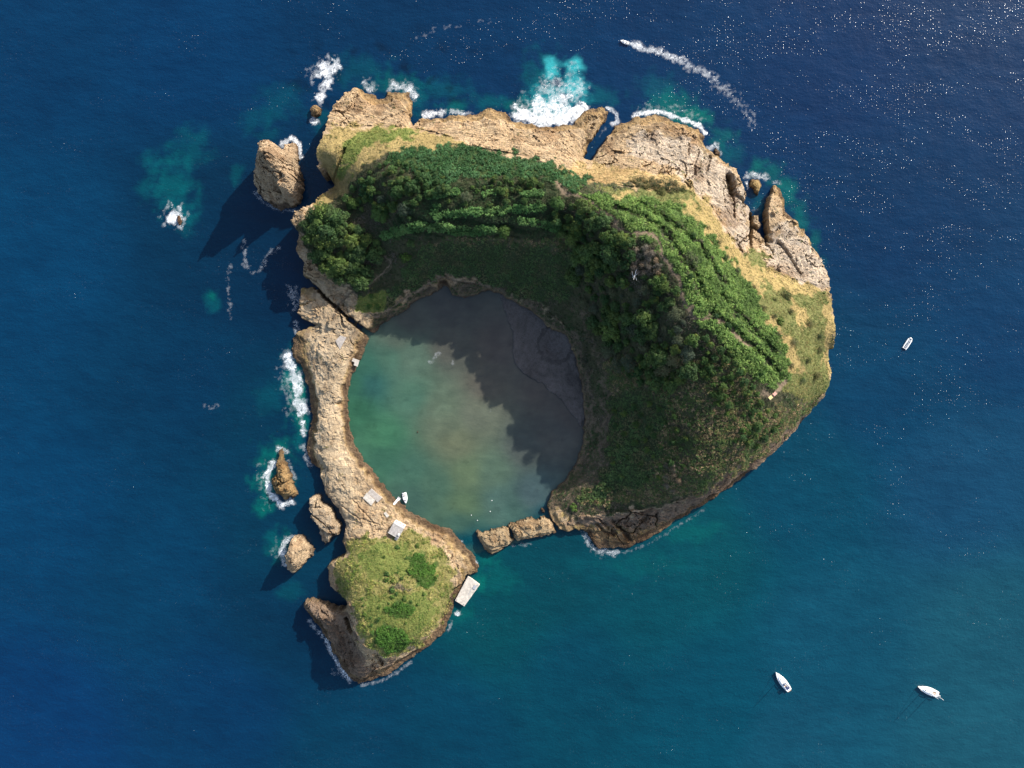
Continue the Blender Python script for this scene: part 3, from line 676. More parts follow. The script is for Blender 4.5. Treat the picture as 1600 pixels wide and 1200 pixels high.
# ------------------------------------------------------------------ water
xs = np.concatenate([[-9000, -4000, -1800, -900, -560], np.arange(-420, 420.1, 1.25), [560, 900, 1800, 4000, 9000]])
ys = np.concatenate([[-9000, -4000, -1800, -900, -480], np.arange(-320, 320.1, 1.25), [480, 900, 1800, 4000, 9000]])
X, Y = np.meshgrid(xs, ys); U, V = px(np.clip(X, -420, 420), np.clip(Y, -320, 320), 0)
GAIN = 0.60
def idw(pts, U, V, s, p=2.0):
    num = 0; den = 0
    for u, v, c in pts:
        w = 1.0 / ((U - u) ** 2 + (V - v) ** 2 + s * s) ** p
        num = num + w[..., None] * lin(*c); den = den + w
    return num / den[..., None]
SEA = [(60,60,(0,50,96)),(60,400,(0,56,102)),(60,800,(0,56,102)),(60,1150,(0,50,104)),(300,60,(0,50,98)),(300,600,(0,48,88)),(250,900,(0,54,96)),(350,1100,(0,50,96)),(330,350,(0,44,80)),(420,440,(0,40,76)),(400,640,(0,50,84)),
 (560,60,(0,46,90)),(800,60,(0,46,92)),(1050,40,(0,46,94)),(1300,100,(0,44,94)),(1550,100,(0,46,94)),(1400,350,(0,46,92)),(1560,500,(0,52,98)),(1380,600,(0,56,98)),(1500,750,(14,64,106)),(1250,760,(0,64,98)),
 (1080,860,(0,72,94)),(1000,920,(0,68,92)),(860,900,(0,64,86)),(780,950,(0,70,90)),(900,1050,(0,62,92)),(1100,1100,(0,66,97)),(1300,1000,(10,70,104)),(1550,1000,(20,76,106)),(1550,1170,(22,78,108)),(1250,1170,(14,72,106)),(700,1150,(0,58,92)),(560,1150,(0,54,90)),
 (450,850,(0,52,86)),(440,980,(0,46,82))]
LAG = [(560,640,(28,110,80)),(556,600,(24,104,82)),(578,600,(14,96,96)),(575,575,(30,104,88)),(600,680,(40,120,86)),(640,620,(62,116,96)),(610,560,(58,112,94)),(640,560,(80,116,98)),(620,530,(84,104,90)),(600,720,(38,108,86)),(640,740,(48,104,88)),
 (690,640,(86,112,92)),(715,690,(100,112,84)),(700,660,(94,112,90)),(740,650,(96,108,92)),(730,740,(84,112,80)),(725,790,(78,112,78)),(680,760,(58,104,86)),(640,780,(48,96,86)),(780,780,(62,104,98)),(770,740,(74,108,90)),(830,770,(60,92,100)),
 (820,700,(72,84,84)),(860,680,(80,84,82)),(760,600,(90,88,80)),(700,540,(84,86,80)),(700,480,(78,80,78)),(780,540,(90,84,80)),(850,600,(94,86,80)),(890,640,(88,82,78)),(640,500,(82,86,80)),(868,540,(100,118,110)),(740,835,(22,92,92)),(720,815,(48,98,86)),(800,800,(56,104,98))]  # shadowed north-east points: dark sand bed, darkened and warmed further to deepen the shade
C = idw(SEA, U, V, 40)
lp = [(o[0], o[1]) for o in OUT]
i0 = next(i for i, o in enumerate(OUT) if o[:2] == (860, 770)); i1 = next(i for i, o in enumerate(OUT) if o[:2] == (722, 847))
LAGP = [(862,800)] + [tuple(o[:2]) for o in OUT[i0:i1 + 1]] + [(742,846),(800,832)]
dl = polydist(U, V, LAGP); inl = inpoly(U, V, LAGP); sdl = np.where(inl, dl, -dl)
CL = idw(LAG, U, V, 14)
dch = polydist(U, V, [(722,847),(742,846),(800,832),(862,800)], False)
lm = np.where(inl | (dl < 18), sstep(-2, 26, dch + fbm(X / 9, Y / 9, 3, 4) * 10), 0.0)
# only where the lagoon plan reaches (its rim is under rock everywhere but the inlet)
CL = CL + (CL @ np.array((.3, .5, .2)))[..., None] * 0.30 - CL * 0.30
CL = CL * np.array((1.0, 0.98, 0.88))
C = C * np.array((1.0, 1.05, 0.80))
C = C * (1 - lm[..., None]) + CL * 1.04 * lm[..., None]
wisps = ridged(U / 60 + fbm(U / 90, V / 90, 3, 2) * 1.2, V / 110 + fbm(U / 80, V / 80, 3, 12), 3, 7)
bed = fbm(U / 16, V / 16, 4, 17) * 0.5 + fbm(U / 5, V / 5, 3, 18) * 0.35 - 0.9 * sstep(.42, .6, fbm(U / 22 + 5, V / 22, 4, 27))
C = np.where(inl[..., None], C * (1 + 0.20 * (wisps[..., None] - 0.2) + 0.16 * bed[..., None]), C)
# shallows over pale reef and sand: (u, v, ru, rv, strength, colour)
TQ = (0, 98, 104); TG = (0, 112, 100); TB = (60, 180, 186)
SH = [(268,285,34,44,.75,TQ),(245,255,22,22,.4,TQ),(300,230,30,32,.45,TQ),(282,320,30,24,.6,TQ),(230,300,18,20,.35,TQ),(370,272,12,18,.5,TQ),(330,470,16,18,.6,TQ),(332,462,6,6,.8,TG),(440,160,40,30,.3,TQ),(400,190,26,20,.28,TQ),(420,210,20,14,.3,TQ),(500,190,14,20,.45,TQ),
 (560,110,50,26,.35,TQ),(620,130,36,20,.5,TG),(650,150,18,26,.7,TQ),(690,140,44,20,.4,TQ),(765,160,30,14,.65,TQ),(712,165,26,12,.6,TG),(820,165,28,18,.7,TG),(850,130,34,46,.75,TQ),(862,110,14,22,.95,TB),(898,112,14,22,.95,TB),(860,160,40,24,.8,TB),(900,140,20,18,.85,TB),(940,150,26,18,.55,TQ),
 (1050,165,46,22,.8,TG),(1080,185,30,16,.8,TG),(1030,140,40,26,.4,TQ),(1140,240,26,22,.5,TQ),(1180,262,12,14,.8,TG),(1210,270,16,18,.6,TG),(1230,300,14,30,.7,TG),(1250,335,12,26,.65,TG),(1272,375,10,24,.5,TG),(1185,318,16,22,.5,TQ),(1130,215,20,20,.5,TG),
 (1285,415,8,18,.4,TQ),(462,600,18,44,.85,TG),(470,650,12,34,.9,TG),(455,570,12,26,.7,TQ),(425,620,26,30,.3,TQ),(470,690,10,18,.6,TQ),(428,735,30,44,.75,TG),(415,770,20,32,.7,TG),(408,795,12,14,.7,TG),(440,700,20,14,.6,TG),(440,855,22,24,.6,TG),(425,840,14,14,.5,TQ),(452,925,22,14,.35,TQ),
 (500,330,24,20,.2,TQ),(770,905,40,26,.28,TG),(752,910,10,12,.8,TG),(720,960,20,16,.4,TG),(1000,880,60,24,.2,TG),(1080,830,50,20,.3,TG),(905,880,30,16,.2,TQ),(290,345,20,24,.5,TQ),(760,870,20,14,.5,TG)]
for u, v, ru, rv, s, c in SH:
    wob = fbm(U / 22, V / 22, 4, 23) * 0.8 + fbm(U / 9, V / 9, 3, 29) * 0.3
    q = np.sqrt(((U - u) / ru) ** 2 + ((V - v) / rv) ** 2) + wob
    m = (1 - sstep(0.2, 1.4, q)) * (s if s > .82 else s * .8) * (1 - lm)
    C = C + (lin(*c) - C) * m[..., None]
# weed-dark reef patches close to the rocks
dkp = sstep(0.15, 0.6, fbm(U / 30, V / 30, 4, 61)) * (1 - sstep(30, 120, np.sqrt(((U - 620) / 2.4) ** 2 + (V - 130) ** 2))) * (1 - lm)
C = C * (1 - 0.45 * dkp[..., None])
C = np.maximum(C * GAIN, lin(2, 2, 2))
ny, nx = X.shape; idx = np.arange(ny * nx).reshape(ny, nx)
q = np.stack([idx[:-1, :-1], idx[:-1, 1:], idx[1:, 1:], idx[1:, :-1]], -1).reshape(-1, 4)
Zw = (fbm(X / 9, Y / 16, 3, 70) * 0.10) * (np.abs(X) < 415) * (np.abs(Y) < 315) * (1 - sstep(-20, 4, sdl))
# lagoon bounded by the shore and, at the inlet, by the line between islet and rock wall
inq = inl.ravel()[q].mean(1) > 0.5
def water(name, sel, m):
    qq = q[sel]; used = np.unique(qq); rm = np.full(ny * nx, -1); rm[used] = np.arange(len(used))
    Vv = np.stack([X.ravel(), Y.ravel(), Zw.ravel()], 1)[used]
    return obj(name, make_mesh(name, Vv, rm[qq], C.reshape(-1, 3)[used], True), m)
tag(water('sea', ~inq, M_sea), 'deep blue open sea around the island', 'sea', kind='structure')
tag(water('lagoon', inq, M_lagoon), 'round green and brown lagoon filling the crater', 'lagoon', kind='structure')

# ------------------------------------------------------------------ surf: lacy foam as real patches lying on the water
def foam(name, label, blobs, cat='foam', res=0.4, seed=0, lace=1.0, zoff=0.10, lift=0.25):
    """blobs: (polyline px, half width px, density)"""
    P = np.concatenate([np.array(b[0], float) for b in blobs]); W = max(b[1] for b in blobs) * 1.9 + 3
    u0, v0 = P.min(0) - W; u1, v1 = P.max(0) + W
    x0, y1 = w2(u0, v0); x1, y0 = w2(u1, v1)
    gx, gy = np.meshgrid(np.arange(x0, x1, res), np.arange(y0, y1, res))
    gu, gv = px(gx, gy, 0)
    D = np.zeros(gx.shape)
    wob = fbm(gx / 5, gy / 5, 4, seed + 3)
    for pl, w, dn in blobs:
        dd = polydist(gu, gv, pl, False) if len(pl) > 1 else np.hypot(gu - pl[0][0], gv - pl[0][1])
        D = np.maximum(D, dn * (1 - sstep(0.25, 1.5, dd / w + wob * 0.9)))
    wx = gx + fbm(gx / 3, gy / 3, 2, seed + 8) * 1.6; wy = gy + fbm(gx / 3, gy / 3, 2, seed + 9) * 1.6
    l1 = 1 - np.abs(noise(wx / 2.4, wy / 2.4, seed + 4)) * 3.4; l2 = 1 - np.abs(noise(wx / 1.0, wy / 1.0, seed + 5)) * 2.6
    lc_ = np.maximum(l1, l2 * 0.8) * lace + (1 - lace) * (0.5 + 0.9 * noise(gx / 0.8, gy / 0.8, seed + 6))
    D = D * 0.86
    A = sstep(0.0, 0.7, lc_ - (1 - D) * 1.05 + np.clip(D - .8, 0, 1) * 0.9) * np.clip(D * 1.5, 0, 1)
    veil = np.clip(D * 0.45, 0, .4) * sstep(-.25, .55, fbm(gx / 2.6, gy / 2.6, 4, seed + 14) + (D - .35))
    A = np.maximum(A * (0.55 + 0.45 * sstep(-.4, .3, fbm(gx / 4, gy / 4, 3, seed + 15))), veil)
    return_z = zoff + lift * np.clip(D - 0.5, 0, 1) * (0.5 + 0.5 * fbm(gx / 1.5, gy / 1.5, 3, seed + 7))
    n2, n1 = gx.shape; ii = np.arange(n1 * n2).reshape(n2, n1)
    qq = np.stack([ii[:-1, :-1], ii[:-1, 1:], ii[1:, 1:], ii[1:, :-1]], -1).reshape(-1, 4)
    qq = qq[A.ravel()[qq].max(1) > 0.03]
    if not len(qq): return None
    used = np.unique(qq); rm = np.full(n1 * n2, -1); rm[used] = np.arange(len(used))
    Vv = np.stack([gx.ravel()[used], gy.ravel()[used], return_z.ravel()[used]], 1)
    return tag(obj(name, make_mesh(name, Vv, rm[qq], None, True, {'cover': A.ravel()[used]}), M_foam), label, cat, kind='stuff')

foam('surf_foam', 'white surf bursting northwest of the head above the small round rock', [([(512,108)],20,1.0),([(492,118)],15,.5),([(513,122),(505,140)],9,.8),([(500,152)],11,1.0),([(490,188)],8,.9)], seed=1)
foam('surf_foam', 'thin surf along the tip of the north-west head', [([(572,130),(582,138)],8,.7),([(612,134),(640,136),(646,150)],9,.8)], seed=2)
foam('surf_foam', 'small white surf line below the northern rock slope', [([(665,180),(690,176)],8,.95),([(705,175),(735,177)],5,.7)], seed=3)
foam('surf_foam', 'large bright surf burst on the north coast', [([(812,180),(850,188),(890,184),(905,172)],14,1.25),([(840,170),(880,165)],20,1.0),([(862,140),(890,150)],24,.62),([(905,138)],14,.7),([(846,128),(868,108)],10,.35),([(895,104),(888,128)],10,.42),([(820,165)],18,.5)], seed=4, lift=0.7)
foam('surf_foam', 'ring of foam at the mouth of the narrow northern cleft', [([(948,168),(962,178),(966,192),(956,194)],4,.8),([(945,202),(936,214)],4,.3)], seed=5)
foam('surf_foam', 'arc of surf around the north-eastern rock shelf', [([(990,180),(1025,174),(1060,184),(1092,196),(1102,208)],4.5,1.0),([(1010,168),(1060,174),(1090,186)],12,.34)], seed=6)
foam('surf_foam', 'foam in the small cove among the eastern rocks', [([(1108,232),(1118,226),(1126,240)],5,.7),([(1166,276),(1176,272),(1190,276),(1197,278)],6,.7),([(1167,285),(1168,296)],3,.9),([(1190,318),(1180,328)],8,.22),([(1210,284),(1218,286)],4,.5)], seed=7)
foam('surf_foam', 'white surf curling round the tall sea stack', [([(440,226),(455,217),(467,226),(470,244)],6,.9),([(398,300),(412,316),(436,328),(460,330)],4,.5)], seed=8)
foam('surf_foam', 'ring of white surf around the lone western rock', [([(274,338)],19,.85),([(268,344),(270,334)],8,1.2)], seed=9)
foam('surf_foam', 'surf against the western foot of the low rim', [([(456,452),(462,464),(460,476)],10,.5),([(462,505),(462,520)],5,.6),([(450,560),(458,580),(464,610),(470,640)],11,.95),([(446,570),(452,600),(460,640)],16,.4),([(472,660),(474,680)],6,.8),([(476,700),(484,722)],7,.6),([(448,548),(440,560)],8,.3)], seed=10)
foam('surf_foam', 'foam wreath around the long ochre rock', [([(434,702),(448,705)],6,.7),([(428,722),(416,745),(420,770),(440,788),(455,784)],7,.9),([(450,722),(462,750)],4,.5),([(410,730),(408,760)],10,.3),([(412,778),(418,795)],8,.25)], seed=11)
foam('surf_foam', 'foam along the upper side of the wedge-shaped sea stack', [([(455,838),(444,848),(440,868),(444,880)],6,.8),([(432,850),(430,870)],9,.3)], seed=12)
foam('surf_foam', 'thin surf line under the dark western shelf of the islet', [([(485,972),(503,994)],4,.6),([(510,1000),(525,1032),(545,1062)],5,.75),([(560,1072),(590,1066),(620,1050),(642,1034)],3,.45),([(520,1045),(535,1055)],9,.25)], seed=13)
foam('surf_foam', 'small white splash beside the concrete pier', [([(715,960)],5,1.0),([(700,985),(706,970)],3,.5)], seed=14)
foam('surf_foam', 'small splash at the corner of the inlet channel', [([(738,872),(744,880)],4,1.0),([(721,846)],2.5,.8)], seed=15)
foam('surf_foam', 'thin surf along the shaded southern shore', [([(914,834),(922,850),(938,862),(965,864)],6,.6),([(965,866),(1010,852),(1060,822),(1100,796)],3,.34),([(830,850),(800,852)],2.5,.4),([(925,862),(950,870)],8,.2)], seed=16)
foam('foam_slick', 'curved thin foam slick drifting on the dark western water', [([(381,376),(383,398),(384,416),(396,427),(408,422),(414,406),(425,392),(438,388)],4.5,.42)], seed=17)
foam('foam_slick', 'straight thin foam streak drifting west of the rim', [([(359,412),(355,435),(358,460),(360,495)],4,.34)], seed=18)
foam('foam_slick', 'faint speck of foam on the open western water', [([(320,634),(338,636)],5,.3)], seed=19)
foam('foam_slick', 'faint arc of foam on the open northern water', [([(652,60),(680,46),(720,38),(770,32)],5,.24)], seed=20)
foam('foam_slick', 'tiny foam specks on the lagoon at the shadow edge', [([(672,566),(686,552)],4,.4),([(708,568)],4,.3),([(765,640)],4,.42)], seed=21, zoff=0.05)
foam('boat_wake', 'long white wake trailing behind the speedboat', [([(984,68),(1002,73)],4.5,1.0),([(995,71),(1030,82),(1060,94)],6.5,.8),([(1060,94),(1105,116)],8.5,.68),([(1105,116),(1140,144)],10,.54),([(1140,144),(1175,190)],12,.36)], cat='wake', seed=22, lace=0.45)

# ------------------------------------------------------------------ plants
def cards(Cn, Nn, size, aspect, cols, r=None):
    """leaf-sized faces: centres, facing, length, width ratio, colour -> mesh arrays"""
    r = r or rng
    n = len(Cn); Nn = Nn / (np.linalg.norm(Nn, axis=1, keepdims=True) + 1e-9)
    t = r.normal(size=(n, 3)); t -= (t * Nn).sum(1, keepdims=True) * Nn; t /= np.linalg.norm(t, axis=1, keepdims=True) + 1e-9
    b = np.cross(Nn, t)
    L = size[:, None] * 0.5; Wd = L * np.broadcast_to(aspect, (n,))[:, None]
    bend = Nn * L * 0.25
    V = np.stack([Cn - t * L - bend, Cn + b * Wd + bend * .3, Cn + t * L - bend, Cn - b * Wd + bend * .3], 1).reshape(-1, 3)
    F = np.arange(4 * n).reshape(n, 4)
    return V, F, np.repeat(cols, 4, 0)

def scatter(zones, dens, f=ISL, minz=1.0, jit=8, thin=None, seed=1, box=None):
    r = np.random.default_rng(seed)
    x0, x1, y0, y1 = f.xs[0], f.xs[-1], f.ys[0], f.ys[-1]
    n = int((x1 - x0) * (y1 - y0) * dens)
    x = r.uniform(x0, x1, n); y = r.uniform(y0, y1, n); z = field_z(f, x, y)
    u, v = px(x, y, np.maximum(z, 0))
    ju = fbm(x / 7, y / 7, 3, 41) * jit; jv = fbm(x / 7, y / 7, 3, 55) * jit
    zi = zone_at(u + ju, v + jv); zs = zone_at(u, v)
    k = np.isin(zi, zones) & (z > minz) & (zs != PATH)
    if box is not None: k &= (u > box[0]) & (u < box[2]) & (v > box[1]) & (v < box[3])
    if thin is not None: k &= thin(x, y, u, v, r)
    # nothing takes root on sheer faces
    e = 1.0
    sl = np.hypot(field_z(f, x + e, y) - field_z(f, x - e, y), field_z(f, x, y + e) - field_z(f, x, y - e)) / (2 * e)
    k &= sl < 3.0
    return x[k], y[k], z[k], u[k], v[k], r

def cover(name, label, cat, zones, dens, rad, hgt, nleaf, leaf, cols, aspect=0.5, seed=1, up=0.5, thin=None, minz=1.5, clump=0.6, jit=15, box=None, m=None):
    x, y, z, u, v, r = scatter(zones, dens, minz=minz, thin=thin, seed=seed, jit=jit, box=box)
    n = len(x)
    if n == 0: return
    big = 0.75 + 0.5 * r.random(n) + clump * fbm(x / 6, y / 6, 3, seed + 60)
    big = np.clip(big, 0.35, 2.0)
    R = rad * big; Hh = hgt * big
    cols = np.array(cols); ci = np.clip(((fbm(x / 12, y / 12, 4, seed + 80) * 1.1 + 0.5) + r.normal(0, .22, n)) * len(cols), 0, len(cols) - 1).astype(int)
    bc = cols[ci] * (0.8 + 0.4 * r.random((n, 1)))
    k = nleaf
    th = r.uniform(0, 2 * np.pi, (n, k)); ph = np.arccos(r.uniform(0.05, 1, (n, k)))
    d = np.stack([np.sin(ph) * np.cos(th), np.sin(ph) * np.sin(th), np.cos(ph)], -1)
    s = r.uniform(0.6, 1.0, (n, k, 1))
    P = np.stack([x, y, z], 1)[:, None] + d * s * np.stack([R, R, Hh], 1)[:, None]
    nn = d * 0.8 + np.array((0, 0, up)) + r.normal(0, .35, (n, k, 3))
    sz = leaf * np.repeat(big[:, None], k, 1) * r.uniform(.7, 1.3, (n, k))
    lc = np.repeat(bc[:, None], k, 1) * (0.82 + 0.36 * r.random((n, k, 1)))
    V, F, CC = cards(P.reshape(-1, 3), nn.reshape(-1, 3), sz.ravel(), aspect, lc.reshape(-1, 3), r)
    return tag(obj(name, make_mesh(name, V, F, CC), m or M_leaf), label, cat, kind='stuff')

G1, G2, G3, G4 = (0.095, 0.18, 0.045), (0.135, 0.24, 0.062), (0.18, 0.275, 0.08), (0.07, 0.135, 0.035)
YG, ST, OL, BR = (0.16, 0.18, 0.045), (0.33, 0.27, 0.115), (0.15, 0.155, 0.05), (0.20, 0.145, 0.085)
furrow = lambda x, y, u, v, r: (np.abs(noise(x / 9 + noise(x / 20, y / 20, 5), y / 9, 91)) > 0.045)
cover('reed_thicket', 'bright sunlit green reeds along the eastern crest', 'reeds', [BRIGHT], 1.5, 0.95, 1.9, 8, 0.85, [G4, G1, G2, G3, G2], seed=101, thin=furrow)
cover('reed_thicket', 'green reeds and cane on the northern crest and terrace rows', 'reeds', [MID], 1.5, 0.95, 2.0, 8, 0.85, [(0.045, 0.11, 0.03), (0.07, 0.165, 0.048), (0.10, 0.205, 0.07)], seed=102, thin=furrow)
cover('reed_row', 'lit green reed rows running along the inner northern terraces', 'reeds', [ROW], 2.0, 0.9, 2.7, 9, 0.8, [(0.06, 0.15, 0.045), (0.085, 0.19, 0.06), (0.12, 0.23, 0.075)], seed=112, jit=4)
cover('low_scrub', 'dark low growth between the reed rows of the terraces', 'scrub', [TERR], 1.6, 0.8, 0.9, 6, 0.65, [(0.03, 0.065, 0.02), (0.045, 0.085, 0.028), (0.06, 0.08, 0.03)], seed=113, jit=5)
cover('reed_thicket', 'dark even reed bed on the inner crater slopes', 'reeds', [DARKREED], 1.5, 0.8, 1.3, 6, 0.7, [(0.07, 0.13, 0.05), (0.09, 0.155, 0.055), (0.12, 0.125, 0.065)], seed=103)
cover('low_scrub', 'mixed brown and grey-green scrub inside the eastern crater', 'scrub', [SCRUB, SHADE], 1.7, 0.95, 1.5, 7, 0.7, [(0.06, 0.115, 0.04), (0.075, 0.13, 0.045), (0.13, 0.135, 0.06), (0.20, 0.17, 0.105), (0.065, 0.12, 0.04), (0.24, 0.20, 0.13), (0.06, 0.11, 0.035)], seed=104)
cover('low_scrub', 'olive scrub and grass on the outer eastern slope', 'scrub', [OLIVE], 2.0, 0.6, 0.7, 5, 0.46, [(0.085, 0.145, 0.042), (0.13, 0.165, 0.05), (0.18, 0.18, 0.07), (0.115, 0.16, 0.05), (0.24, 0.21, 0.095), (0.10, 0.15, 0.045)], seed=105)
cover('dry_grass', 'straw-coloured dry grass fringing the cliffs', 'grass', [DRY, OCHRE], 1.0, 0.55, 0.5, 5, 0.5, [ST, (0.30, 0.24, 0.09), YG, (0.38, 0.30, 0.14)], seed=106, thin=lambda x, y, u, v, r: r.random(len(x)) < 0.35 + 0.9 * sstep(-.1, .3, fbm(x / 5, y / 5, 3, 71)))
cover('lawn_grass', 'fresh yellow-green grass on the western head and islet', 'grass', [LAWN], 1.4, 0.6, 0.45, 5, 0.55, [(0.085, 0.16, 0.035), (0.12, 0.19, 0.045), (0.16, 0.20, 0.05), (0.075, 0.14, 0.03), (0.20, 0.21, 0.065)], seed=107)
cover('islet_grass', 'tussocky yellow-green grass covering the southern islet', 'grass', [ISLET], 1.5, 0.8, 0.9, 6, 0.65, [(0.10, 0.16, 0.035), (0.20, 0.235, 0.06), (0.15, 0.20, 0.05), (0.31, 0.29, 0.10), (0.13, 0.18, 0.045), (0.34, 0.31, 0.13)], seed=108, clump=0.9, thin=lambda x, y, u, v, r: fbm(x / 3.2, y / 3.2, 3, 44) > -0.28)
cover('brown_litter', 'brown withered growth and litter on bare soil', 'scrub', [SOIL, TREEG], 1.3, 0.75, 0.8, 6, 0.6, [(0.055, 0.095, 0.03), (0.10, 0.10, 0.045), (0.045, 0.08, 0.028), (0.15, 0.12, 0.08)], seed=109)
cover('rock_weed', 'sparse green weeds in hollows of the bare rock', 'weeds', [ROCK, PALE], 0.35, 0.55, 0.4, 5, 0.5, [YG, OL, (0.10, 0.13, 0.04)], seed=110, minz=5, thin=lambda x, y, u, v, r: (fbm(x / 9, y / 9, 4, 33) > 0.34) | ((np.abs(u - 1100 + (v - 250) * .35) < 5) & (v > 235) & (v < 285) & (u < 1130)))
cover('bush_thicket', 'dense fresh green bushes on the southern islet', 'bushes', [BUSH], 2.2, 0.8, 1.7, 9, 0.7, [(0.04, 0.115, 0.02), (0.055, 0.14, 0.025)], seed=111, jit=3)

# ---------------- trees: trunk with limbs and a crown of leaf clumps
def tube(pts, rad, k=6):
    V = []; F = []
    for i, (p, r_) in enumerate(zip(pts, rad)):
        p = Vector(p); d = (Vector(pts[min(i + 1, len(pts) - 1)]) - Vector(pts[max(i - 1, 0)])).normalized()
        a = d.orthogonal().normalized(); b = d.cross(a)
        for j in range(k):
            t = 2 * math.pi * j / k; V.append(tuple(p + (a * math.cos(t) + b * math.sin(t)) * r_))
    for i in range(len(pts) - 1):
        for j in range(k):
            F.append((i * k + j, i * k + (j + 1) % k, (i + 1) * k + (j + 1) % k, (i + 1) * k + j))
    return V, F

def trunk_mesh(name, h, r0, limbs, spread, seed):
    r = np.random.default_rng(seed); V = []; F = []
    def add(p, q):
        v, f = tube(p, q); o = len(V); V.extend(v); F.extend([tuple(i + o for i in ff) for ff in f])
    add([(0, 0, -0.8), (0.05, 0, h * .3), (-0.05, 0.08, h * .65), (0, 0, h * .9)], [r0 * 1.25, r0, r0 * .7, r0 * .3])
    for i in range(limbs):
        a = 2 * math.pi * i / limbs + r.uniform(-.4, .4); hz = h * r.uniform(.35, .6); s = spread * r.uniform(.6, .95)
        add([(0, 0, hz), (math.cos(a) * s * .5, math.sin(a) * s * .5, hz + h * .18), (math.cos(a) * s, math.sin(a) * s, hz + h * .28)], [r0 * .55, r0 * .4, r0 * .12])
    return make_mesh(name, np.array(V), np.array(F), None, True)

def crown_mesh(name, R, h0, h1, lobes, lobe_r, per, leaf, cols, seed, aspect=0.75, loose=0.0):
    r = np.random.default_rng(seed); P = []; Nn = []; Cc = []; Sz = []
    cols = np.array(cols)
    for i in range(lobes):
        a = i * 2.39996 + r.uniform(-.3, .3); q = math.sqrt((i + .5) / lobes); rad = R * q * r.uniform(.85, 1.08)
        zc = h0 + (h1 - h0) * (1 - q ** 1.8) * r.uniform(.8, 1.05)
        lr = lobe_r * r.uniform(.75, 1.2)
        c = np.array((math.cos(a) * rad, math.sin(a) * rad, zc))
        d = r.normal(size=(per, 3)); d[:, 2] = np.abs(d[:, 2]) * 1.1 - .35; d /= np.linalg.norm(d, axis=1, keepdims=True)
        s = r.uniform(.72, 1.08 + loose, (per, 1))
        P.append(c + d * s * lr * np.array((1, 1, .85))); Nn.append(d * .9 + np.array((0, 0, .25)) + r.normal(0, .3, (per, 3)))
        cc = cols[r.integers(len(cols))] * r.uniform(.8, 1.2)
        Cc.append(np.tile(cc, (per, 1)) * r.uniform(.8, 1.2, (per, 1))); Sz.append(r.uniform(.7, 1.3, per) * leaf)
    P, Nn, Cc, Sz = np.concatenate(P), np.concatenate(Nn), np.concatenate(Cc), np.concatenate(Sz)
    V, F, CC = cards(P, Nn, Sz, aspect, Cc, r)
    return make_mesh(name, V, F, CC)

KINDS = {}
def kind_(key, n, R, h0, h1, lobes, lr, per, leaf, cols, trunk, loose=0.0, aspect=.75):
    KINDS[key] = [(crown_mesh('crown', R, h0, h1, lobes, lr, per, leaf, cols, 900 + 31 * i + hash_(key), aspect, loose), trunk_mesh('trunk', *trunk, 5 + i)) for i in range(n)]
    for c, t in KINDS[key]: c.materials.append(M_leaf); t.materials.append(M_bark)
def hash_(s): return sum(ord(c) * (i + 3) for i, c in enumerate(s)) % 997
kind_('broad', 4, 3.6, 2.6, 5.6, 15, 1.35, 90, .62, [(0.065, 0.12, 0.03), (0.09, 0.145, 0.036), (0.055, 0.10, 0.028)], (5.4, .28, 5, 3.0))
kind_('dark', 4, 2.5, 2.2, 5.2, 9, 1.25, 80, .6, [(0.032, 0.078, 0.018), (0.045, 0.095, 0.024), (0.07, 0.11, 0.024)], (5.0, .22, 4, 2.0))
kind_('round', 3, 4.6, 3.0, 6.6, 22, 1.5, 90, .62, [(0.065, 0.13, 0.03), (0.08, 0.15, 0.03), (0.055, 0.11, 0.026)], (6.2, .32, 6, 4.0))
kind_('grey', 3, 2.6, 1.8, 4.6, 9, 1.2, 90, .5, [(0.09, 0.115, 0.065), (0.075, 0.105, 0.055), (0.10, 0.12, 0.07)], (4.2, .18, 4, 2.0), .25, .5)
kind_('bush', 3, 2.4, 0.8, 2.6, 8, 1.1, 80, .5, [(0.075, 0.10, 0.04), (0.12, 0.12, 0.06), (0.06, 0.09, 0.035)], (2.3, .12, 5, 1.8), .3, .4)
kind_('shrub', 3, 1.7, 0.6, 2.1, 6, .85, 60, .5, [(0.06, 0.13, 0.025), (0.08, 0.15, 0.03), (0.05, 0.105, 0.022)], (1.8, .09, 4, 1.2))
kind_('plume', 3, 1.7, 0.8, 2.2, 6, .9, 70, .6, [(0.20, 0.155, 0.11), (0.25, 0.195, 0.14), (0.15, 0.125, 0.085)], (1.9, .09, 5, 1.2), .4, .3)
_tc = [0]
def tree(kind, u, v, scale, label, cat='tree', group=None, name=None, f=ISL, zoff=0.0):
    _tc[0] += 1; r = np.random.default_rng(5000 + _tc[0])
    z = 20.0
    for _ in range(6):     # find the ground under the crown seen at (u, v)
        x, y = w2(u, v, z + 3 * scale); z = float(field_z(f, x, y))
    if z < 1.0 or math.hypot(u - 990, v - 434) < 9: return None
    cr, tr = KINDS[kind][_tc[0] % len(KINDS[kind])]
    o = thing(name or 'tree', (x, y, z - 0.1 + zoff), r.uniform(0, 6.28), label, cat, group)
    o.scale = (scale, scale, scale * r.uniform(.88, 1.12))
    obj('trunk', tr, None, o); obj('crown', cr, None, o)
    return o

def spread(poly, gap, seed, maxn=400):
    """evenly uneven spots inside a picture polygon"""
    r = np.random.default_rng(seed); P = np.array(poly, float); lo, hi = P.min(0), P.max(0); out = []
    for _ in range(6000):
        p = r.uniform(lo, hi)
        if not inpoly(np.array([p[0]]), np.array([p[1]]), P)[0]: continue
        if all((p[0] - a) ** 2 + (p[1] - b) ** 2 > (gap * (0.75 + .5 * ((a * 7 + b * 3) % 1))) ** 2 for a, b in out): out.append((p[0], p[1]))
        if len(out) >= maxn: break
    return sorted(out, key=lambda p: p[1])

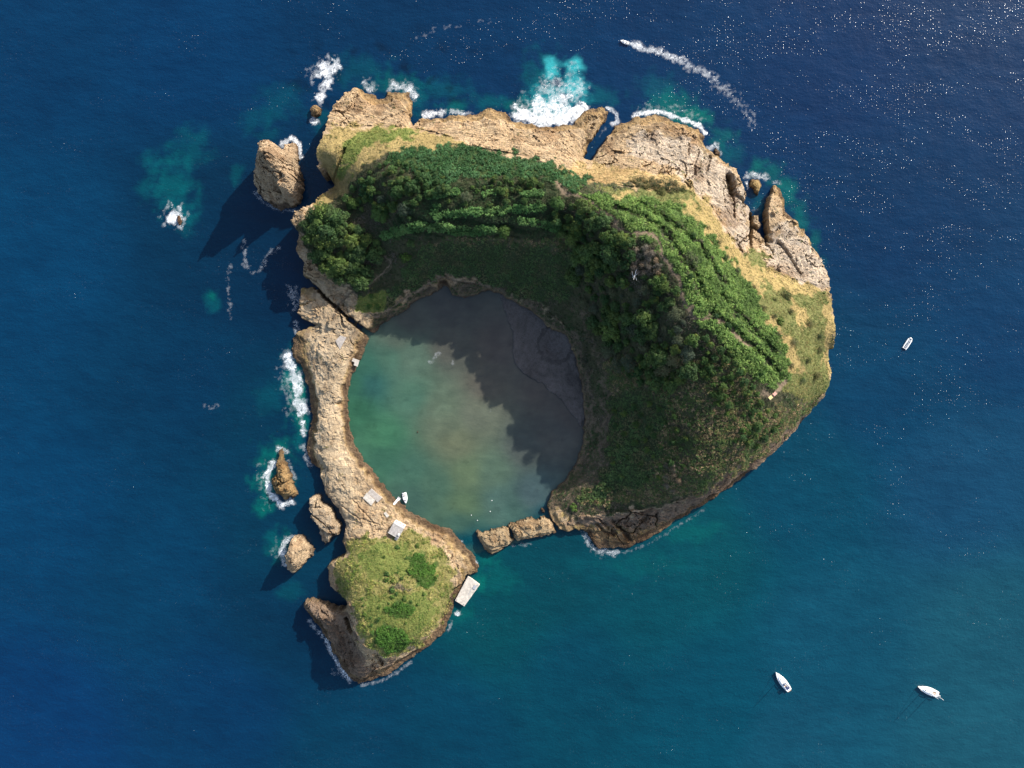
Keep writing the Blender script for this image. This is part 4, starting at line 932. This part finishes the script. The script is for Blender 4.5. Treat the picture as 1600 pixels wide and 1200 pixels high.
R_ = np.random.default_rng(99)
for u, v in spread([(464,345),(485,328),(520,335),(545,352),(585,370),(592,390),(582,410),(580,432),(562,442),(530,438),(500,415),(480,388)], 14, 1):
    tree('broad', u, v, R_.choice([.6, .9, 1.1, 1.45]) * R_.uniform(.9, 1.1), 'lobed green tree in the dense rounded stand on the western cliff', group='trees of the western stand')
for u, v, k, s, lab in ((594, 336, 'round', .98, 'large single round green tree beside the brown clearing'), (552, 319, 'round', .72, 'rounded green tree in front of the western stand'), (631, 327, 'grey', 1.35, 'pale grey-green rounded tree right of the large round tree'),
     (622, 300, 'round', .82, 'mid green round tree within the dark north-western wood'), (596, 312, 'grey', .9, 'small grey-green tree above the large round tree'), (642, 380, 'broad', .62, 'small bright tree at the left end of the reed bed'), (633, 402, 'shrub', 1.7, 'low bright bush below the small tree at the reed bed'),
     (728, 308, 'grey', 1.0, 'lone pale grey-green tree standing in the terraces'), (788, 300, 'dark', 1.0, 'dark round tree in the middle terrace row'), (788, 362, 'round', .75, 'round green tree on the lowest terrace'), (829, 285, 'dark', 1.1, 'dark tree on the northern crest edge'),
     (870, 318, 'round', .8, 'dense green tree left of the crest path'), (1083, 405, 'bush', 1.7, 'grey-green bush in the bright reeds of the east slope'), (1232, 460, 'bush', 1.3, 'rounded olive bush on the outer eastern slope'), (1222, 502, 'shrub', 1.2, 'dark small bush in the dry eastern grass')):
    tree(k, u, v, s, lab)
for u, v in spread([(560,275),(600,255),(640,255),(690,270),(700,296),(650,312),(640,345),(610,322),(572,330),(535,318),(545,300)], 11, 2):
    tree('dark', u, v, R_.choice([.5, .8, 1.15]) * R_.uniform(.9, 1.1), 'dark green tree in the wood on the north-western crest', group='trees of the north-western wood')
for u, v in spread([(735,282),(800,276),(850,284),(850,296),(740,298)], 11, 3) + spread([(700,312),(850,312),(850,318),(700,322)], 20, 4):
    tree('dark' if R_.random() < .7 else 'shrub', u, v, R_.uniform(.45, .8), 'small dark tree between the reed rows of the terraces', group='trees on the terraces')
for u, v in spread([(866,325),(905,318),(935,335),(960,362),(985,380),(985,420),(965,420),(930,430),(905,410),(885,380),(862,350)], 12.5, 5):
    k_ = 'broad' if R_.random() < .5 else 'dark'
    tree(k_, u, v, R_.choice([.55, .8, 1.1, 1.3]) * R_.uniform(.9, 1.1), ('lobed mid green' if k_ == 'broad' else 'dark narrow-crowned') + ' tree in the grove just inside the crest path', group=k_ + ' trees of the crest grove')
for u, v in spread([(900,400),(940,425),(985,420),(1030,430),(1058,455),(1070,500),(1085,530),(1085,585),(1040,608),(1000,600),(960,570),(930,515),(910,465),(890,430)], 13, 6):
    k_ = ['broad', 'dark', 'grey'][int(R_.random() * 2.6)]
    tree(k_, u, v, R_.choice([.5, .8, 1.0, 1.4]) * R_.uniform(.9, 1.1), {'broad': 'lobed mid green tree', 'dark': 'dark narrow-crowned tree', 'grey': 'pale grey-green tree'}[k_] + ' in the wood on the inner eastern crater slope', group=k_ + ' trees of the inner eastern wood')
for u, v in spread([(985,392),(1010,386),(1030,402),(1036,420),(1015,430),(992,425)], 8, 7):
    tree('plume', u, v, R_.uniform(.8, 1.2), 'pinkish brown withered bush beside the bend of the crest path', 'bush', 'withered bushes by the crest path', 'bush')
for u, v in spread([(990,280),(1010,277),(1070,288),(1072,298),(1040,300),(1000,290)], 8, 8):
    tree('bush', u, v, R_.uniform(.8, 1.15), 'grey-green bush in the isolated clump below the pale rock slabs', 'bush', 'bushes of the isolated clump', 'bush')
for u, v in spread([(1100,520),(1140,548),(1180,598),(1190,630),(1160,660),(1120,640),(1095,580)], 12, 9) + spread([(1180,640),(1215,640),(1225,665),(1180,700),(1150,690)], 11, 10):
    k_ = 'shrub' if R_.random() < .6 else 'dark'
    tree(k_, u, v, R_.uniform(.6, 1.0), ('bright green low shrub' if k_ == 'shrub' else 'dark green tall bush') + ' on the upper inner slope below the viewpoint', 'bush', k_ + ' bushes below the viewpoint', 'bush')
for u, v in spread([(1040,722),(1055,728),(1062,750),(1052,768),(1040,755)], 9, 11):
    tree('plume', u, v, R_.uniform(.7, 1.0), 'straw-coloured bush in the patch low on the shaded south slope', 'bush', 'straw-coloured bushes of the south slope', 'bush')
for u, v in spread([(960,320),(1010,315),(1060,345),(1110,400),(1160,480),(1205,560),(1190,585),(1130,500),(1075,440),(1040,390)], 26, 12):
    tree('shrub', u, v, R_.uniform(.6, 1.0), 'bright green shrub among the sunlit crest reeds', 'bush', 'shrubs in the crest reeds', 'bush')
for u, v in spread([(1100,345),(1150,410),(1200,450),(1260,480),(1290,520),(1280,590),(1245,600),(1235,560),(1200,500),(1150,430)], 24, 13):
    tree('bush', u, v, R_.uniform(.5, .9), 'low grey-green bush dotted over the dry outer eastern slope', 'bush', 'bushes of the outer eastern slope', 'bush')
for u, v in spread([(960,640),(1040,620),(1080,660),(1070,730),(1000,765),(950,750)], 17, 14):
    tree('dark', u, v, R_.uniform(.4, .75), 'shaded green shrub in the reed bed of the south-eastern crater slope', 'bush', 'shrubs of the south-eastern reed bed', 'bush')
for L in GUL:
    for (a_, b_), (c_, d_) in zip(L, L[1:]):
        for t_ in (.2, .7):
            tree('shrub' if R_.random() < .5 else 'dark', a_ + (c_ - a_) * t_ + R_.uniform(-3, 3), b_ + (d_ - b_) * t_ + R_.uniform(-3, 3), R_.uniform(.35, .7), 'dark shrub in a gully of the bright eastern slope', 'bush', 'shrubs in the gullies', 'bush')
for u, v in ((580, 462), (590, 478), (576, 478)):
    tree('shrub', u, v, .9, 'small light green shrub on the grassy corner by the lagoon path', 'bush', 'shrubs by the lagoon path', 'bush')
for u, v in spread([(560,900),(600,860),(650,850),(690,890),(690,940),(650,985),(600,1010),(570,980)], 10, 15):
    if float(fbm(np.array([u / 34.]), np.array([v / 34.]), 2, 5)[0]) < 0.12: continue
    tree('shrub', u, v, R_.uniform(.4, .95), 'fresh green shrub in the tussock grass of the southern islet', 'bush', 'shrubs of the southern islet', 'bush')
tree('shrub', 897, 795, 1.3, 'pale green bush low on the southern crater slope', 'bush', name='bush')
# bleached dead tree
x, y = w2(988, 434, 50); z = float(field_z(ISL, x, y))
dt = thing('dead_tree', (x, y, z), 0, 'bleached white dead tree with bare branches in the dark wood', 'tree')
for i, (p, q) in enumerate((([(0, 0, -.5), (.1, 0, 2.5), (.5, .8, 5.2)], [.28, .22, .12]),)):
    obj('trunk', make_mesh('trunk', *map(np.array, tube(p, q)), None, True), M_dead, dt)
for p in ([(.2, .2, 3), (1.4, .9, 5), (1.9, 2.2, 6.2)], [(.1, .0, 2.6), (-1.0, .9, 4.6), (-1.2, 2.4, 5.8)], [(.3, .5, 4), (.9, -.9, 5.4), (1.2, -2.6, 6)], [(.4, .7, 4.8), (-.2, -1.2, 5.6), (-.6, -2.2, 6.2)], [(.5, .8, 5), (.6, 2.4, 6.4), (1.2, 3.4, 7)]):
    obj('branch', make_mesh('branch', *map(np.array, tube(p, [.16, .12, .06])), None, True), M_dead, dt)

# ------------------------------------------------------------------ built things
def bm_obj(name, fn, m, parent=None, smooth=False, bevel=0.0):
    bm = bmesh.new(); fn(bm)
    if bevel: bmesh.ops.bevel(bm, geom=bm.edges[:], offset=bevel, segments=2, affect='EDGES', profile=.6)
    bmesh.ops.recalc_face_normals(bm, faces=bm.faces)
    me = bpy.data.meshes.new(name); bm.to_mesh(me); bm.free()
    for p in me.polygons: p.use_smooth = smooth
    return obj(name, me, m, parent)

def box(bm, x0, x1, y0, y1, z0, z1, taper=0.0):
    vs_ = [bm.verts.new((x + (-taper if x == x1 else taper) * (z == z1), y + (-taper if y == y1 else taper) * (z == z1), z)) for z in (z0, z1) for x, y in ((x0, y0), (x1, y0), (x1, y1), (x0, y1))]
    for f in ((0, 3, 2, 1), (4, 5, 6, 7), (0, 1, 5, 4), (1, 2, 6, 5), (2, 3, 7, 6), (3, 0, 4, 7)): bm.faces.new([vs_[i] for i in f])

def slab(bm, poly, z0, z1):
    a = [bm.verts.new((x, y, z0)) for x, y in poly]; b = [bm.verts.new((x, y, z1)) for x, y in poly]
    bm.faces.new(a[::-1]); bm.faces.new(b); n = len(a)
    for i in range(n): bm.faces.new((a[i], a[(i + 1) % n], b[(i + 1) % n], b[i]))

def tube_obj(name, pts, rad, m, parent, k=6):
    v, f = tube(pts, rad if isinstance(rad, (list, tuple)) else [rad] * len(pts), k)
    return obj(name, make_mesh(name, np.array(v), np.array(f), None, True), m, parent)

def hull_width(t, full=.55, transom=.7):
    # t 0 stern .. 1 bow
    a = transom + (1 - transom) * math.sin(min(t / full, 1) * math.pi / 2)
    b = 1.0 if t < full else math.cos((t - full) / (1 - full) * math.pi / 2) ** .8
    return a * b

def hull_obj(L, B, fb, parent, m, full=.5, transom=.7, n=18, bowrise=.35):
    bm = bmesh.new(); rows = []
    for i in range(n + 1):
        t = i / n; w = max(B / 2 * hull_width(t, full, transom), .02); x = -L / 2 + L * t
        zt = fb * (1 + bowrise * t * t); rake = .12 * L * t * t * .35
        rows.append([bm.verts.new(p) for p in ((x - rake, 0, -.35), (x - rake * .6, w * .78, -.1), (x, w, zt * .55), (x, w * .99, zt), (x, w * .86, zt + .02),)])
        rows[-1] += [bm.verts.new((v.co.x, -v.co.y, v.co.z)) for v in rows[-1][1:]]
    for a, b in zip(rows, rows[1:]):
        for s in ((0, 1, 2, 3, 4), (0, 5, 6, 7, 8)):
            for j in range(4): bm.faces.new((a[s[j]], a[s[j + 1]], b[s[j + 1]], b[s[j]]))
    bm.faces.new([rows[0][i] for i in (0, 1, 2, 3, 4, 8, 7, 6, 5)])
    bmesh.ops.recalc_face_normals(bm, faces=bm.faces)
    me = bpy.data.meshes.new('hull'); bm.to_mesh(me); bm.free()
    for p in me.polygons: p.use_smooth = True
    o = obj('hull', me, m, parent)
    # deck laid inside the gunwale
    bm = bmesh.new(); d = []
    for i in range(n + 1):
        t = i / n; w = max(B / 2 * hull_width(t, full, transom) * .87, .01); x = -L / 2 + L * t; zt = fb * (1 + bowrise * t * t) - .04
        d.append([bm.verts.new(p) for p in ((x, -w, zt), (x, 0, zt + .07), (x, w, zt))])
    for a, b in zip(d, d[1:]):
        bm.faces.new((a[0], a[1], b[1], b[0])); bm.faces.new((a[1], a[2], b[2], b[1]))
    bmesh.ops.recalc_face_normals(bm, faces=bm.faces)
    me = bpy.data.meshes.new('deck'); bm.to_mesh(me); bm.free()
    obj('deck', me, M_white, parent)
    return o

def heading(u0, v0, u1, v1):
    return math.atan2(-(v1 - v0), u1 - u0)

def yacht(loc_px, head, L, B, label, masts, canopy=None, davits=False):
    x, y = w2(*loc_px, .8)
    t = thing('sailing_yacht', (x, y, 0), head, label, 'sailboat', None)
    hull_obj(L, B, 1.25, t, M_white, .42, .72)
    c = bm_obj('cabin', lambda bm: slab(bm, [(-L * .10, -B * .27), (L * .12, -B * .26), (L * .26, -B * .12), (L * .28, 0), (L * .26, B * .12), (L * .12, B * .26), (-L * .10, B * .27)], 1.2, 1.85), M_white, t, bevel=.06)
    for s in (-1, 1):
        bm_obj('window', lambda bm: box(bm, -L * .06, L * .10, s * B * .268 - .02, s * B * .268 + .02, 1.42, 1.68), M_dark, c)
    bm_obj('hatch', lambda bm: box(bm, L * .14, L * .18, -.35, .35, 1.85, 1.93), M_dark, c)
    w = bm_obj('cockpit', lambda bm: box(bm, -L * .40, -L * .12, -B * .20, B * .20, 1.24, 1.32), M_teak, t)
    for s in (-1, 1): bm_obj('bench', lambda bm: box(bm, -L * .38, -L * .15, s * B * .25 - .25, s * B * .25 + .25, 1.25, 1.6), M_white, w, bevel=.05)
    tube_obj('steering_wheel', [(-L * .33, .45 * math.cos(a), 1.9 + .45 * math.sin(a)) for a in np.linspace(0, 2 * math.pi, 13)], .04, M_alu, t, 5)
    bm_obj('spray_hood', lambda bm: slab(bm, [(-L * .16, -B * .24), (-L * .08, -B * .22), (-L * .06, 0), (-L * .08, B * .22), (-L * .16, B * .24)], 1.85, 2.35), M_navy if canopy else M_white, t, bevel=.1)
    if canopy:
        f = bm_obj('bimini', lambda bm: box(bm, -L * .36, -L * .19, -B * .26, B * .26, 3.0, 3.08), M_navy, t)
        for xx in (-L * .35, -L * .20):
            for s in (-1, 1): tube_obj('frame', [(xx, s * B * .26, 1.25), (xx, s * B * .25, 3.0)], .03, M_alu, f, 5)
    bm_obj('swim_platform', lambda bm: box(bm, -L * .5 - .9, -L * .5 - .01, -B * .26, B * .26, .3, .42), M_teak, t)
    for mx, mh in masts:
        m_ = tube_obj('mast', [(mx, 0, 1.2), (mx, 0, mh * .6), (mx, 0, mh)], [.18, .17, .13], M_white, t, 8)
        tube_obj('boom', [(mx - .15, 0, 2.9), (mx - mh * .3, 0, 2.95)], .09, M_white, m_)
        tube_obj('furled_sail', [(mx - .3, 0, 3.1), (mx - mh * .15, 0, 3.2), (mx - mh * .29, 0, 3.1)], [.16, .19, .10], M_white, m_)
        for s in (-1, 1):
            tube_obj('spreader', [(mx, 0, mh * .55), (mx - .1, s * B * .26, mh * .555)], .04, M_white, m_, 5)
            tube_obj('shroud', [(mx, 0, mh * .97), (mx - .1, s * B * .26, mh * .555), (mx - .2, s * B * .46, 1.3)], .012, M_alu, m_, 4)
    tube_obj('furled_jib', [(L * .47, 0, 1.7), (masts[0][0] + .3, 0, masts[0][1] * .93)], [.10, .05], M_white, t)
    tube_obj('bow_rail', [(L * .30, B * .36, 1.45), (L * .30, B * .36, 2.0), (L * .49, 0.02, 2.25), (L * .30, -B * .36, 2.0), (L * .30, -B * .36, 1.45)], .03, M_alu, t, 5)
    tube_obj('anchor_roller', [(L * .47, 0, 1.68), (L * .53, 0, 1.7)], .08, M_alu, t)
    return t

yacht((1222.5, 1064.5), heading(1234, 1079, 1210.5, 1048.5), 14.2, 4.5, 'white single-masted sailing yacht with navy canopy, nearer the island', [(1.6, 13.5)], canopy=True)
yacht((1450, 1079), heading(1468, 1086, 1432, 1072), 13.4, 4.6, 'white two-masted sailing yacht farthest to the lower right', [(1.9, 15.5), (-3.4, 12.5)])

def motorboat(name, loc_px, head, L, B, label, cabin=True, cat='motorboat'):
    x, y = w2(*loc_px, .5)
    t = thing(name, (x, y, 0), head, label, cat)
    hull_obj(L, B, .85, t, M_white, .45, .88)
    bm_obj('cockpit_floor', lambda bm: box(bm, -L * .44, -L * .02, -B * .33, B * .33, .86, .92), M_cream, t)
    c = bm_obj('console', lambda bm: box(bm, -L * .02, L * .18, -B * .26, B * .26, .86, 1.5, .18), M_white, t, bevel=.05)
    bm_obj('windscreen', lambda bm: slab(bm, [(L * .15, -B * .25), (L * .20, -B * .12), (L * .20, B * .12), (L * .15, B * .25), (L * .12, B * .22), (L * .16, 0), (L * .12, -B * .22)], 1.3, 1.85), M_dark, c)
    if cabin:
        r_ = bm_obj('hardtop', lambda bm: box(bm, -L * .14, L * .13, -B * .30, B * .30, 2.35, 2.47), M_white, t, bevel=.05)
        for sx in (-L * .12, L * .11):
            for s in (-1, 1): tube_obj('post', [(sx, s * B * .28, .9), (sx, s * B * .28, 2.36)], .035, M_alu, r_, 5)
    for s in (-1, 1):
        bm_obj('seat', lambda bm: box(bm, -L * .26, -L * .16, s * B * .16 - .28, s * B * .16 + .28, .9, 1.35), M_grey, t, bevel=.06)
    bm_obj('stern_bench', lambda bm: box(bm, -L * .45, -L * .36, -B * .30, B * .30, .9, 1.2), M_cream, t, bevel=.05)
    bm_obj('bow_hatch', lambda bm: box(bm, L * .26, L * .34, -.28, .28, 1.0, 1.06), M_dark, t)
    e = bm_obj('outboard_motor', lambda bm: box(bm, -L * .5 - .55, -L * .5 - .02, -.24, .24, .45, 1.35, .08), M_dark, t, bevel=.06)
    tube_obj('engine_leg', [(-L * .5 - .3, 0, .5), (-L * .5 - .3, 0, -.5)], .08, M_grey, e)
    tube_obj('bow_rail', [(L * .22, B * .36, 1.1), (L * .24, B * .36, 1.5), (L * .47, 0.02, 1.7), (L * .24, -B * .36, 1.5), (L * .22, -B * .36, 1.1)], .03, M_alu, t, 5)
    return t

motorboat('motorboat', (633, 778), heading(632, 771, 635, 787), 6.8, 3.0, 'small white motorboat moored by the lagoon shore')
motorboat('speedboat', (976, 66), heading(1000, 73, 970, 62), 5.6, 2.1, 'small speedboat heading left ahead of its long wake', cabin=False, cat='speedboat')

def inflatable(loc_px, head, L, B, label):
    x, y = w2(*loc_px, .5)
    t = thing('inflatable_boat', (x, y, 0), head, label, 'inflatable boat')
    R = .36; w = B / 2 - R
    pts = [(-L / 2, w, .5), (-L * .2, w, .5), (L * .18, w, .52), (L * .34, w * .86, .6), (L * .43, w * .5, .68), (L * .46, 0, .72), (L * .43, -w * .5, .68), (L * .34, -w * .86, .6), (L * .18, -w, .52), (-L * .2, -w, .5), (-L / 2, -w, .5)]
    tube_obj('tube', pts, [R * .5] + [R] * 9 + [R * .5], M_white, t, 10)
    bm_obj('hull', lambda bm: slab(bm, [(-L * .46, -w), (L * .2, -w), (L * .4, 0), (L * .2, w), (-L * .46, w)], -.25, .42), M_grey, t)
    bm_obj('stern_board', lambda bm: box(bm, -L * .47, -L * .45, -w, w, .42, .8), M_white, t)
    c = bm_obj('console', lambda bm: box(bm, -L * .02, L * .10, -.45, .45, .42, 1.3, .1), M_white, t, bevel=.05)
    bm_obj('windscreen', lambda bm: box(bm, L * .07, L * .09, -.4, .4, 1.3, 1.6), M_dark, c)
    for sx in (-.32, -.2, -.1): bm_obj('seat', lambda bm: box(bm, L * sx - .3, L * sx + .3, -.55, .55, .42, .85), M_grey, t, bevel=.06)
    bm_obj('bow_cushion', lambda bm: slab(bm, [(L * .18, -w * .7), (L * .30, -w * .5), (L * .34, 0), (L * .30, w * .5), (L * .18, w * .7)], .42, .62), M_grey, t, bevel=.04)
    e = bm_obj('outboard_motor', lambda bm: box(bm, -L * .5 - .35, -L * .5 + .2, -.25, .25, .5, 1.35, .08), M_dark, t, bevel=.06)
    tube_obj('engine_leg', [(-L * .5 - .1, 0, .5), (-L * .5 - .1, 0, -.5)], .08, M_grey, e)
    return t
inflatable((1418.3, 536.5), heading(1413, 545, 1424, 528), 8.2, 3.1, 'white inflatable boat with grey seats alone on the eastern sea')

# house on the low rim
def local_frame(pa, pb, z):
    a = Vector(w2(*pa, z)); b = Vector(w2(*pb, z)); return a, (b - a).length, math.atan2((b - a).y, (b - a).x)
c_, _, rz = local_frame((606.5, 830.5), (617, 811.5), 10)
x, y = w2(620.5, 826.5, 10.5); hz = float(max(field_z(ISL, x + a, y + b) for a in (-4, 0, 4) for b in (-3, 0, 3)))
hs = thing('house', (x, y, hz - .6), rz, 'low flat-roofed house with grey roof and white walls at the islet edge', 'house')
HL, HW, HH = 4.0, 3.5, 3.3
wl = bm_obj('wall', lambda bm: (box(bm, -HL, HL, -HW, -HW + .25, -2.5, HH), box(bm, -HL, HL, HW - .25, HW, -2.5, HH), box(bm, -HL, -HL + .25, -HW + .252, HW - .252, -2.5, HH), box(bm, HL - .25, HL, -HW + .252, HW - .252, -2.5, HH)), M_wallw, hs)
rf = bm_obj('roof', lambda bm: box(bm, -HL + .02, HL - 1.35, -HW - .12, HW + .12, HH + .004, HH + .22), M_roof, hs)
bm_obj('roof_edge', lambda bm: box(bm, HL - 1.34, HL + .15, -HW - .14, HW + .14, HH + .004, HH + .34), M_wallw, rf)
bm_obj('parapet', lambda bm: box(bm, -HL - .08, -HL + .015, -HW - .13, HW + .13, HH + .004, HH + .32), M_wallw, rf)
bm_obj('roof_seam', lambda bm: box(bm, -1.2, 1.2, -.1, .02, HH + .222, HH + .27), M_grey, rf)
bm_obj('chimney', lambda bm: box(bm, -2.3, -1.2, -HW + .3, -HW + 1.5, HH + .222, HH + 1.2), M_wallw, rf, bevel=.04)
an = bm_obj('annex', lambda bm: box(bm, -HL - 1.9, -HL - .09, -HW + .2, -HW + 1.9, -2.5, 2.2), M_wallw, hs)
bm_obj('annex_roof', lambda bm: box(bm, -HL - 2.0, -HL - .09, -HW + .1, -HW + 2.0, 2.204, 2.36), M_concw, an)
dr = bm_obj('door', lambda bm: box(bm, HL + .003, HL + .07, -.5, .5, .55, 2.6), M_wood, hs)
bm_obj('handle', lambda bm: box(bm, HL + .072, HL + .12, .3, .4, 1.5, 1.56), M_alu, dr)
for yy in (-2.4, 2.4):
    wdo = bm_obj('window', lambda bm: box(bm, HL + .003, HL + .05, yy - .5, yy + .5, 1.3, 2.4), M_dark, hs)
    bm_obj('frame', lambda bm: (box(bm, HL + .004, HL + .07, yy - .58, yy - .502, 1.2, 2.5), box(bm, HL + .004, HL + .07, yy + .502, yy + .58, 1.2, 2.5)), M_wallw, wdo)
    bm_obj('sill', lambda bm: box(bm, HL + .004, HL + .16, yy - .65, yy + .65, 1.1, 1.198), M_concw, wdo)

def pad(name, P, thick, label, cat, m, zadd=.25, base=2.0, z0=None):
    zz = 6.0; cu = sum(p[0] for p in P) / len(P); cv = sum(p[1] for p in P) / len(P)
    if z0 is None:
        for _ in range(4):
            zz = max(float(field_z(ISL, *w2(cu + (p[0] - cu) * t_, cv + (p[1] - cv) * t_, zz))) for p in list(P) + [((P[i][0] + P[i - 1][0]) / 2, (P[i][1] + P[i - 1][1]) / 2) for i in range(len(P))] for t_ in (0, .25, .5, .75, 1)) + zadd
    else: zz = z0
    cx, cy = w2(cu, cv, zz); wp = [(Vector(w2(*p, zz)) - Vector((cx, cy))) for p in P]
    if inpoly(np.array([0.]), np.array([0.]), np.array([(q.x, q.y) for q in wp]))[0] is None: pass
    o = bm_obj(name, lambda bm: slab(bm, [(q.x, q.y) for q in wp], -base, 0), m)
    o.location = (cx, cy, zz)
    return tag(o, label, cat), zz, (cx, cy)

pad('concrete_slab', [(567, 778), (573, 770), (586, 782), (580, 790)], .3, 'square white concrete slab on the low rim above the house', 'slab', M_concw, .15)
pad('concrete_slab', [(599.5, 802), (602.5, 799.5), (608, 806), (604.5, 809)], .3, 'small white concrete slab between the square slab and the house', 'slab', M_concw, .15)
pad('concrete_landing', [(574, 770), (580, 763.5), (597, 778), (590, 785)], .3, 'grey concrete terrace beside the square white slab', 'terrace', M_conc, .05)
pad('concrete_landing', [(524, 532), (532, 524), (541, 527), (531, 546)], .3, 'grey trodden concrete landing on the north end of the rim', 'terrace', M_conc, .05)
# pier on the outer side of the islet
pr = thing('pier', (0, 0, 0), 0, 'pale concrete pier on the seaward side of the islet', 'pier')
P = [(731, 900.5), (749.5, 914), (725.5, 947.5), (711, 938.5)]
wp = [w2(*p, 2.4) for p in P]; cx = sum(p[0] for p in wp) / 4; cy = sum(p[1] for p in wp) / 4; pr.location = (cx, cy, 0)
lp_ = [(a - cx, b - cy) for a, b in wp]
bm_obj('platform', lambda bm: slab(bm, lp_, -3, 2.4), M_concw, pr, bevel=.06)
hx, hy = w2(741.5, 917.5, 2.5); ang = heading(711, 938.5, 731, 900.5)
hb = bm_obj('hatch', lambda bm: box(bm, -1.3, 1.3, -.9, .9, 2.404, 2.7), M_grey, pr); hb.location = (hx - cx, hy - cy, 0); hb.rotation_euler = (0, 0, ang)
gx_, gy_ = w2(734, 925, 2.5); gr = bm_obj('drain_slot', lambda bm: box(bm, -2.2, 2.2, -.12, .12, 2.404, 2.44), M_grey, pr); gr.location = (gx_ - cx, gy_ - cy, 0); gr.rotation_euler = (0, 0, ang)
for p in ((746, 914), (725, 944), (714, 937)):
    bx_, by_ = w2(*p, 2.6); tube_obj('bollard', [(bx_ - cx, by_ - cy, 2.35), (bx_ - cx, by_ - cy, 2.7), (bx_ - cx, by_ - cy, 2.72), (bx_ - cx, by_ - cy, 2.85)], [.18, .16, .26, .24], M_grey, pr, 8)
# L-shaped landing stage in the lagoon
dk = thing('landing_stage', (0, 0, 0), 0, 'small L-shaped concrete landing stage on the west shore of the lagoon', 'jetty')
P = [(545, 557), (561.5, 563), (558.5, 573), (552.5, 570.5), (554, 566), (543.5, 562)]
wp = [w2(*p, 3.3) for p in P]; cx = sum(p[0] for p in wp) / 6; cy = sum(p[1] for p in wp) / 6; dk.location = (cx, cy, 0)
bm_obj('platform', lambda bm: slab(bm, [(a - cx, b - cy) for a, b in wp], 2.8, 3.3), M_concw, dk)
for p in ((560, 564.5), (557.5, 571), (554, 569), (550, 562)):
    a, b = w2(*p, 1.5); tube_obj('pile', [(a - cx, b - cy, -3), (a - cx, b - cy, 2.8)], .2, M_conc, dk, 8)
# boarding ramp by the moored motorboat
rp = thing('boarding_ramp', (0, 0, 0), 0, 'small grey metal boarding ramp beside the moored motorboat', 'gangway')
x0_, y0_ = w2(617, 786, 2.6); x1_, y1_ = w2(622, 780.5, 1); rp.location = (x0_, y0_, 0); rp.rotation_euler = (0, 0, math.atan2(y1_ - y0_, x1_ - x0_)); Lr = math.hypot(x1_ - x0_, y1_ - y0_)
def ramp_deck(bm):
    vs_ = [bm.verts.new(p) for p in ((-1, -.6, 2.9), (-1, .6, 2.9), (Lr + .6, .6, .7), (Lr + .6, -.6, .7), (-1, -.6, 2.78), (-1, .6, 2.78), (Lr + .6, .6, .58), (Lr + .6, -.6, .58))]
    for f in ((0, 1, 2, 3), (7, 6, 5, 4), (0, 4, 5, 1), (1, 5, 6, 2), (2, 6, 7, 3), (3, 7, 4, 0)): bm.faces.new([vs_[i] for i in f])
bm_obj('deck', ramp_deck, M_alu, rp)
for s in (-.55, .55): tube_obj('handrail', [(-1, s, 2.9), (-1, s, 3.8), (Lr + .6, s, 1.6), (Lr + .6, s, .7)], .04, M_alu, rp, 5)
fl = bm_obj('float', lambda bm: box(bm, Lr - .1, Lr + 1.4, -1.1, 1.1, -.2, .45), M_grey, rp, bevel=.05)
# viewpoint boxes on the eastern ridge
for (u, v), m, lab in (((1203.4, 621), M_yel, 'pale yellow flat-topped box on the bare clearing of the eastern ridge'), ((1210, 615.3), M_pink, 'pinkish flat-topped box on the bare clearing of the eastern ridge')):
    zz = 50.0
    for _ in range(5):
        x, y = w2(u, v, zz); zz = float(field_z(ISL, x, y))
    t = thing('storage_box', (x, y, zz), heading(1203.4, 621, 1210, 615.3), lab, 'box')
    bm_obj('body', lambda bm: box(bm, -.95, .95, -.8, .8, -.4, .62), M_wood, t)
    for i in range(4): bm_obj('plank', lambda bm: box(bm, -1.05, 1.05, -.88 + i * .44, -.88 + i * .44 + .41, .624, .70), m, t)
# mooring buoys
for u, v, lab in ((768.7, 782, 'uppermost white buoy near the inlet'), (766, 799, 'second white buoy from the top near the inlet'), (736.5, 805, 'leftmost white buoy near the inlet'), (746, 813, 'lowest white buoy near the inlet')):
    x, y = w2(u, v); t = thing('buoy', (x, y, 0), 0, lab, 'buoy', 'white buoys near the inlet')
    t.scale = (.6, .6, .6)
    tube_obj('float', [(0, 0, -.3), (0, 0, -.2), (0, 0, .15), (0, 0, .4), (0, 0, .5)], [.1, .36, .46, .32, .1], M_white, t, 10)
    tube_obj('ring', [(0, 0, .48), (0, 0, .62), (0, 0, .66)], [.07, .07, .02], M_grey, t, 6)
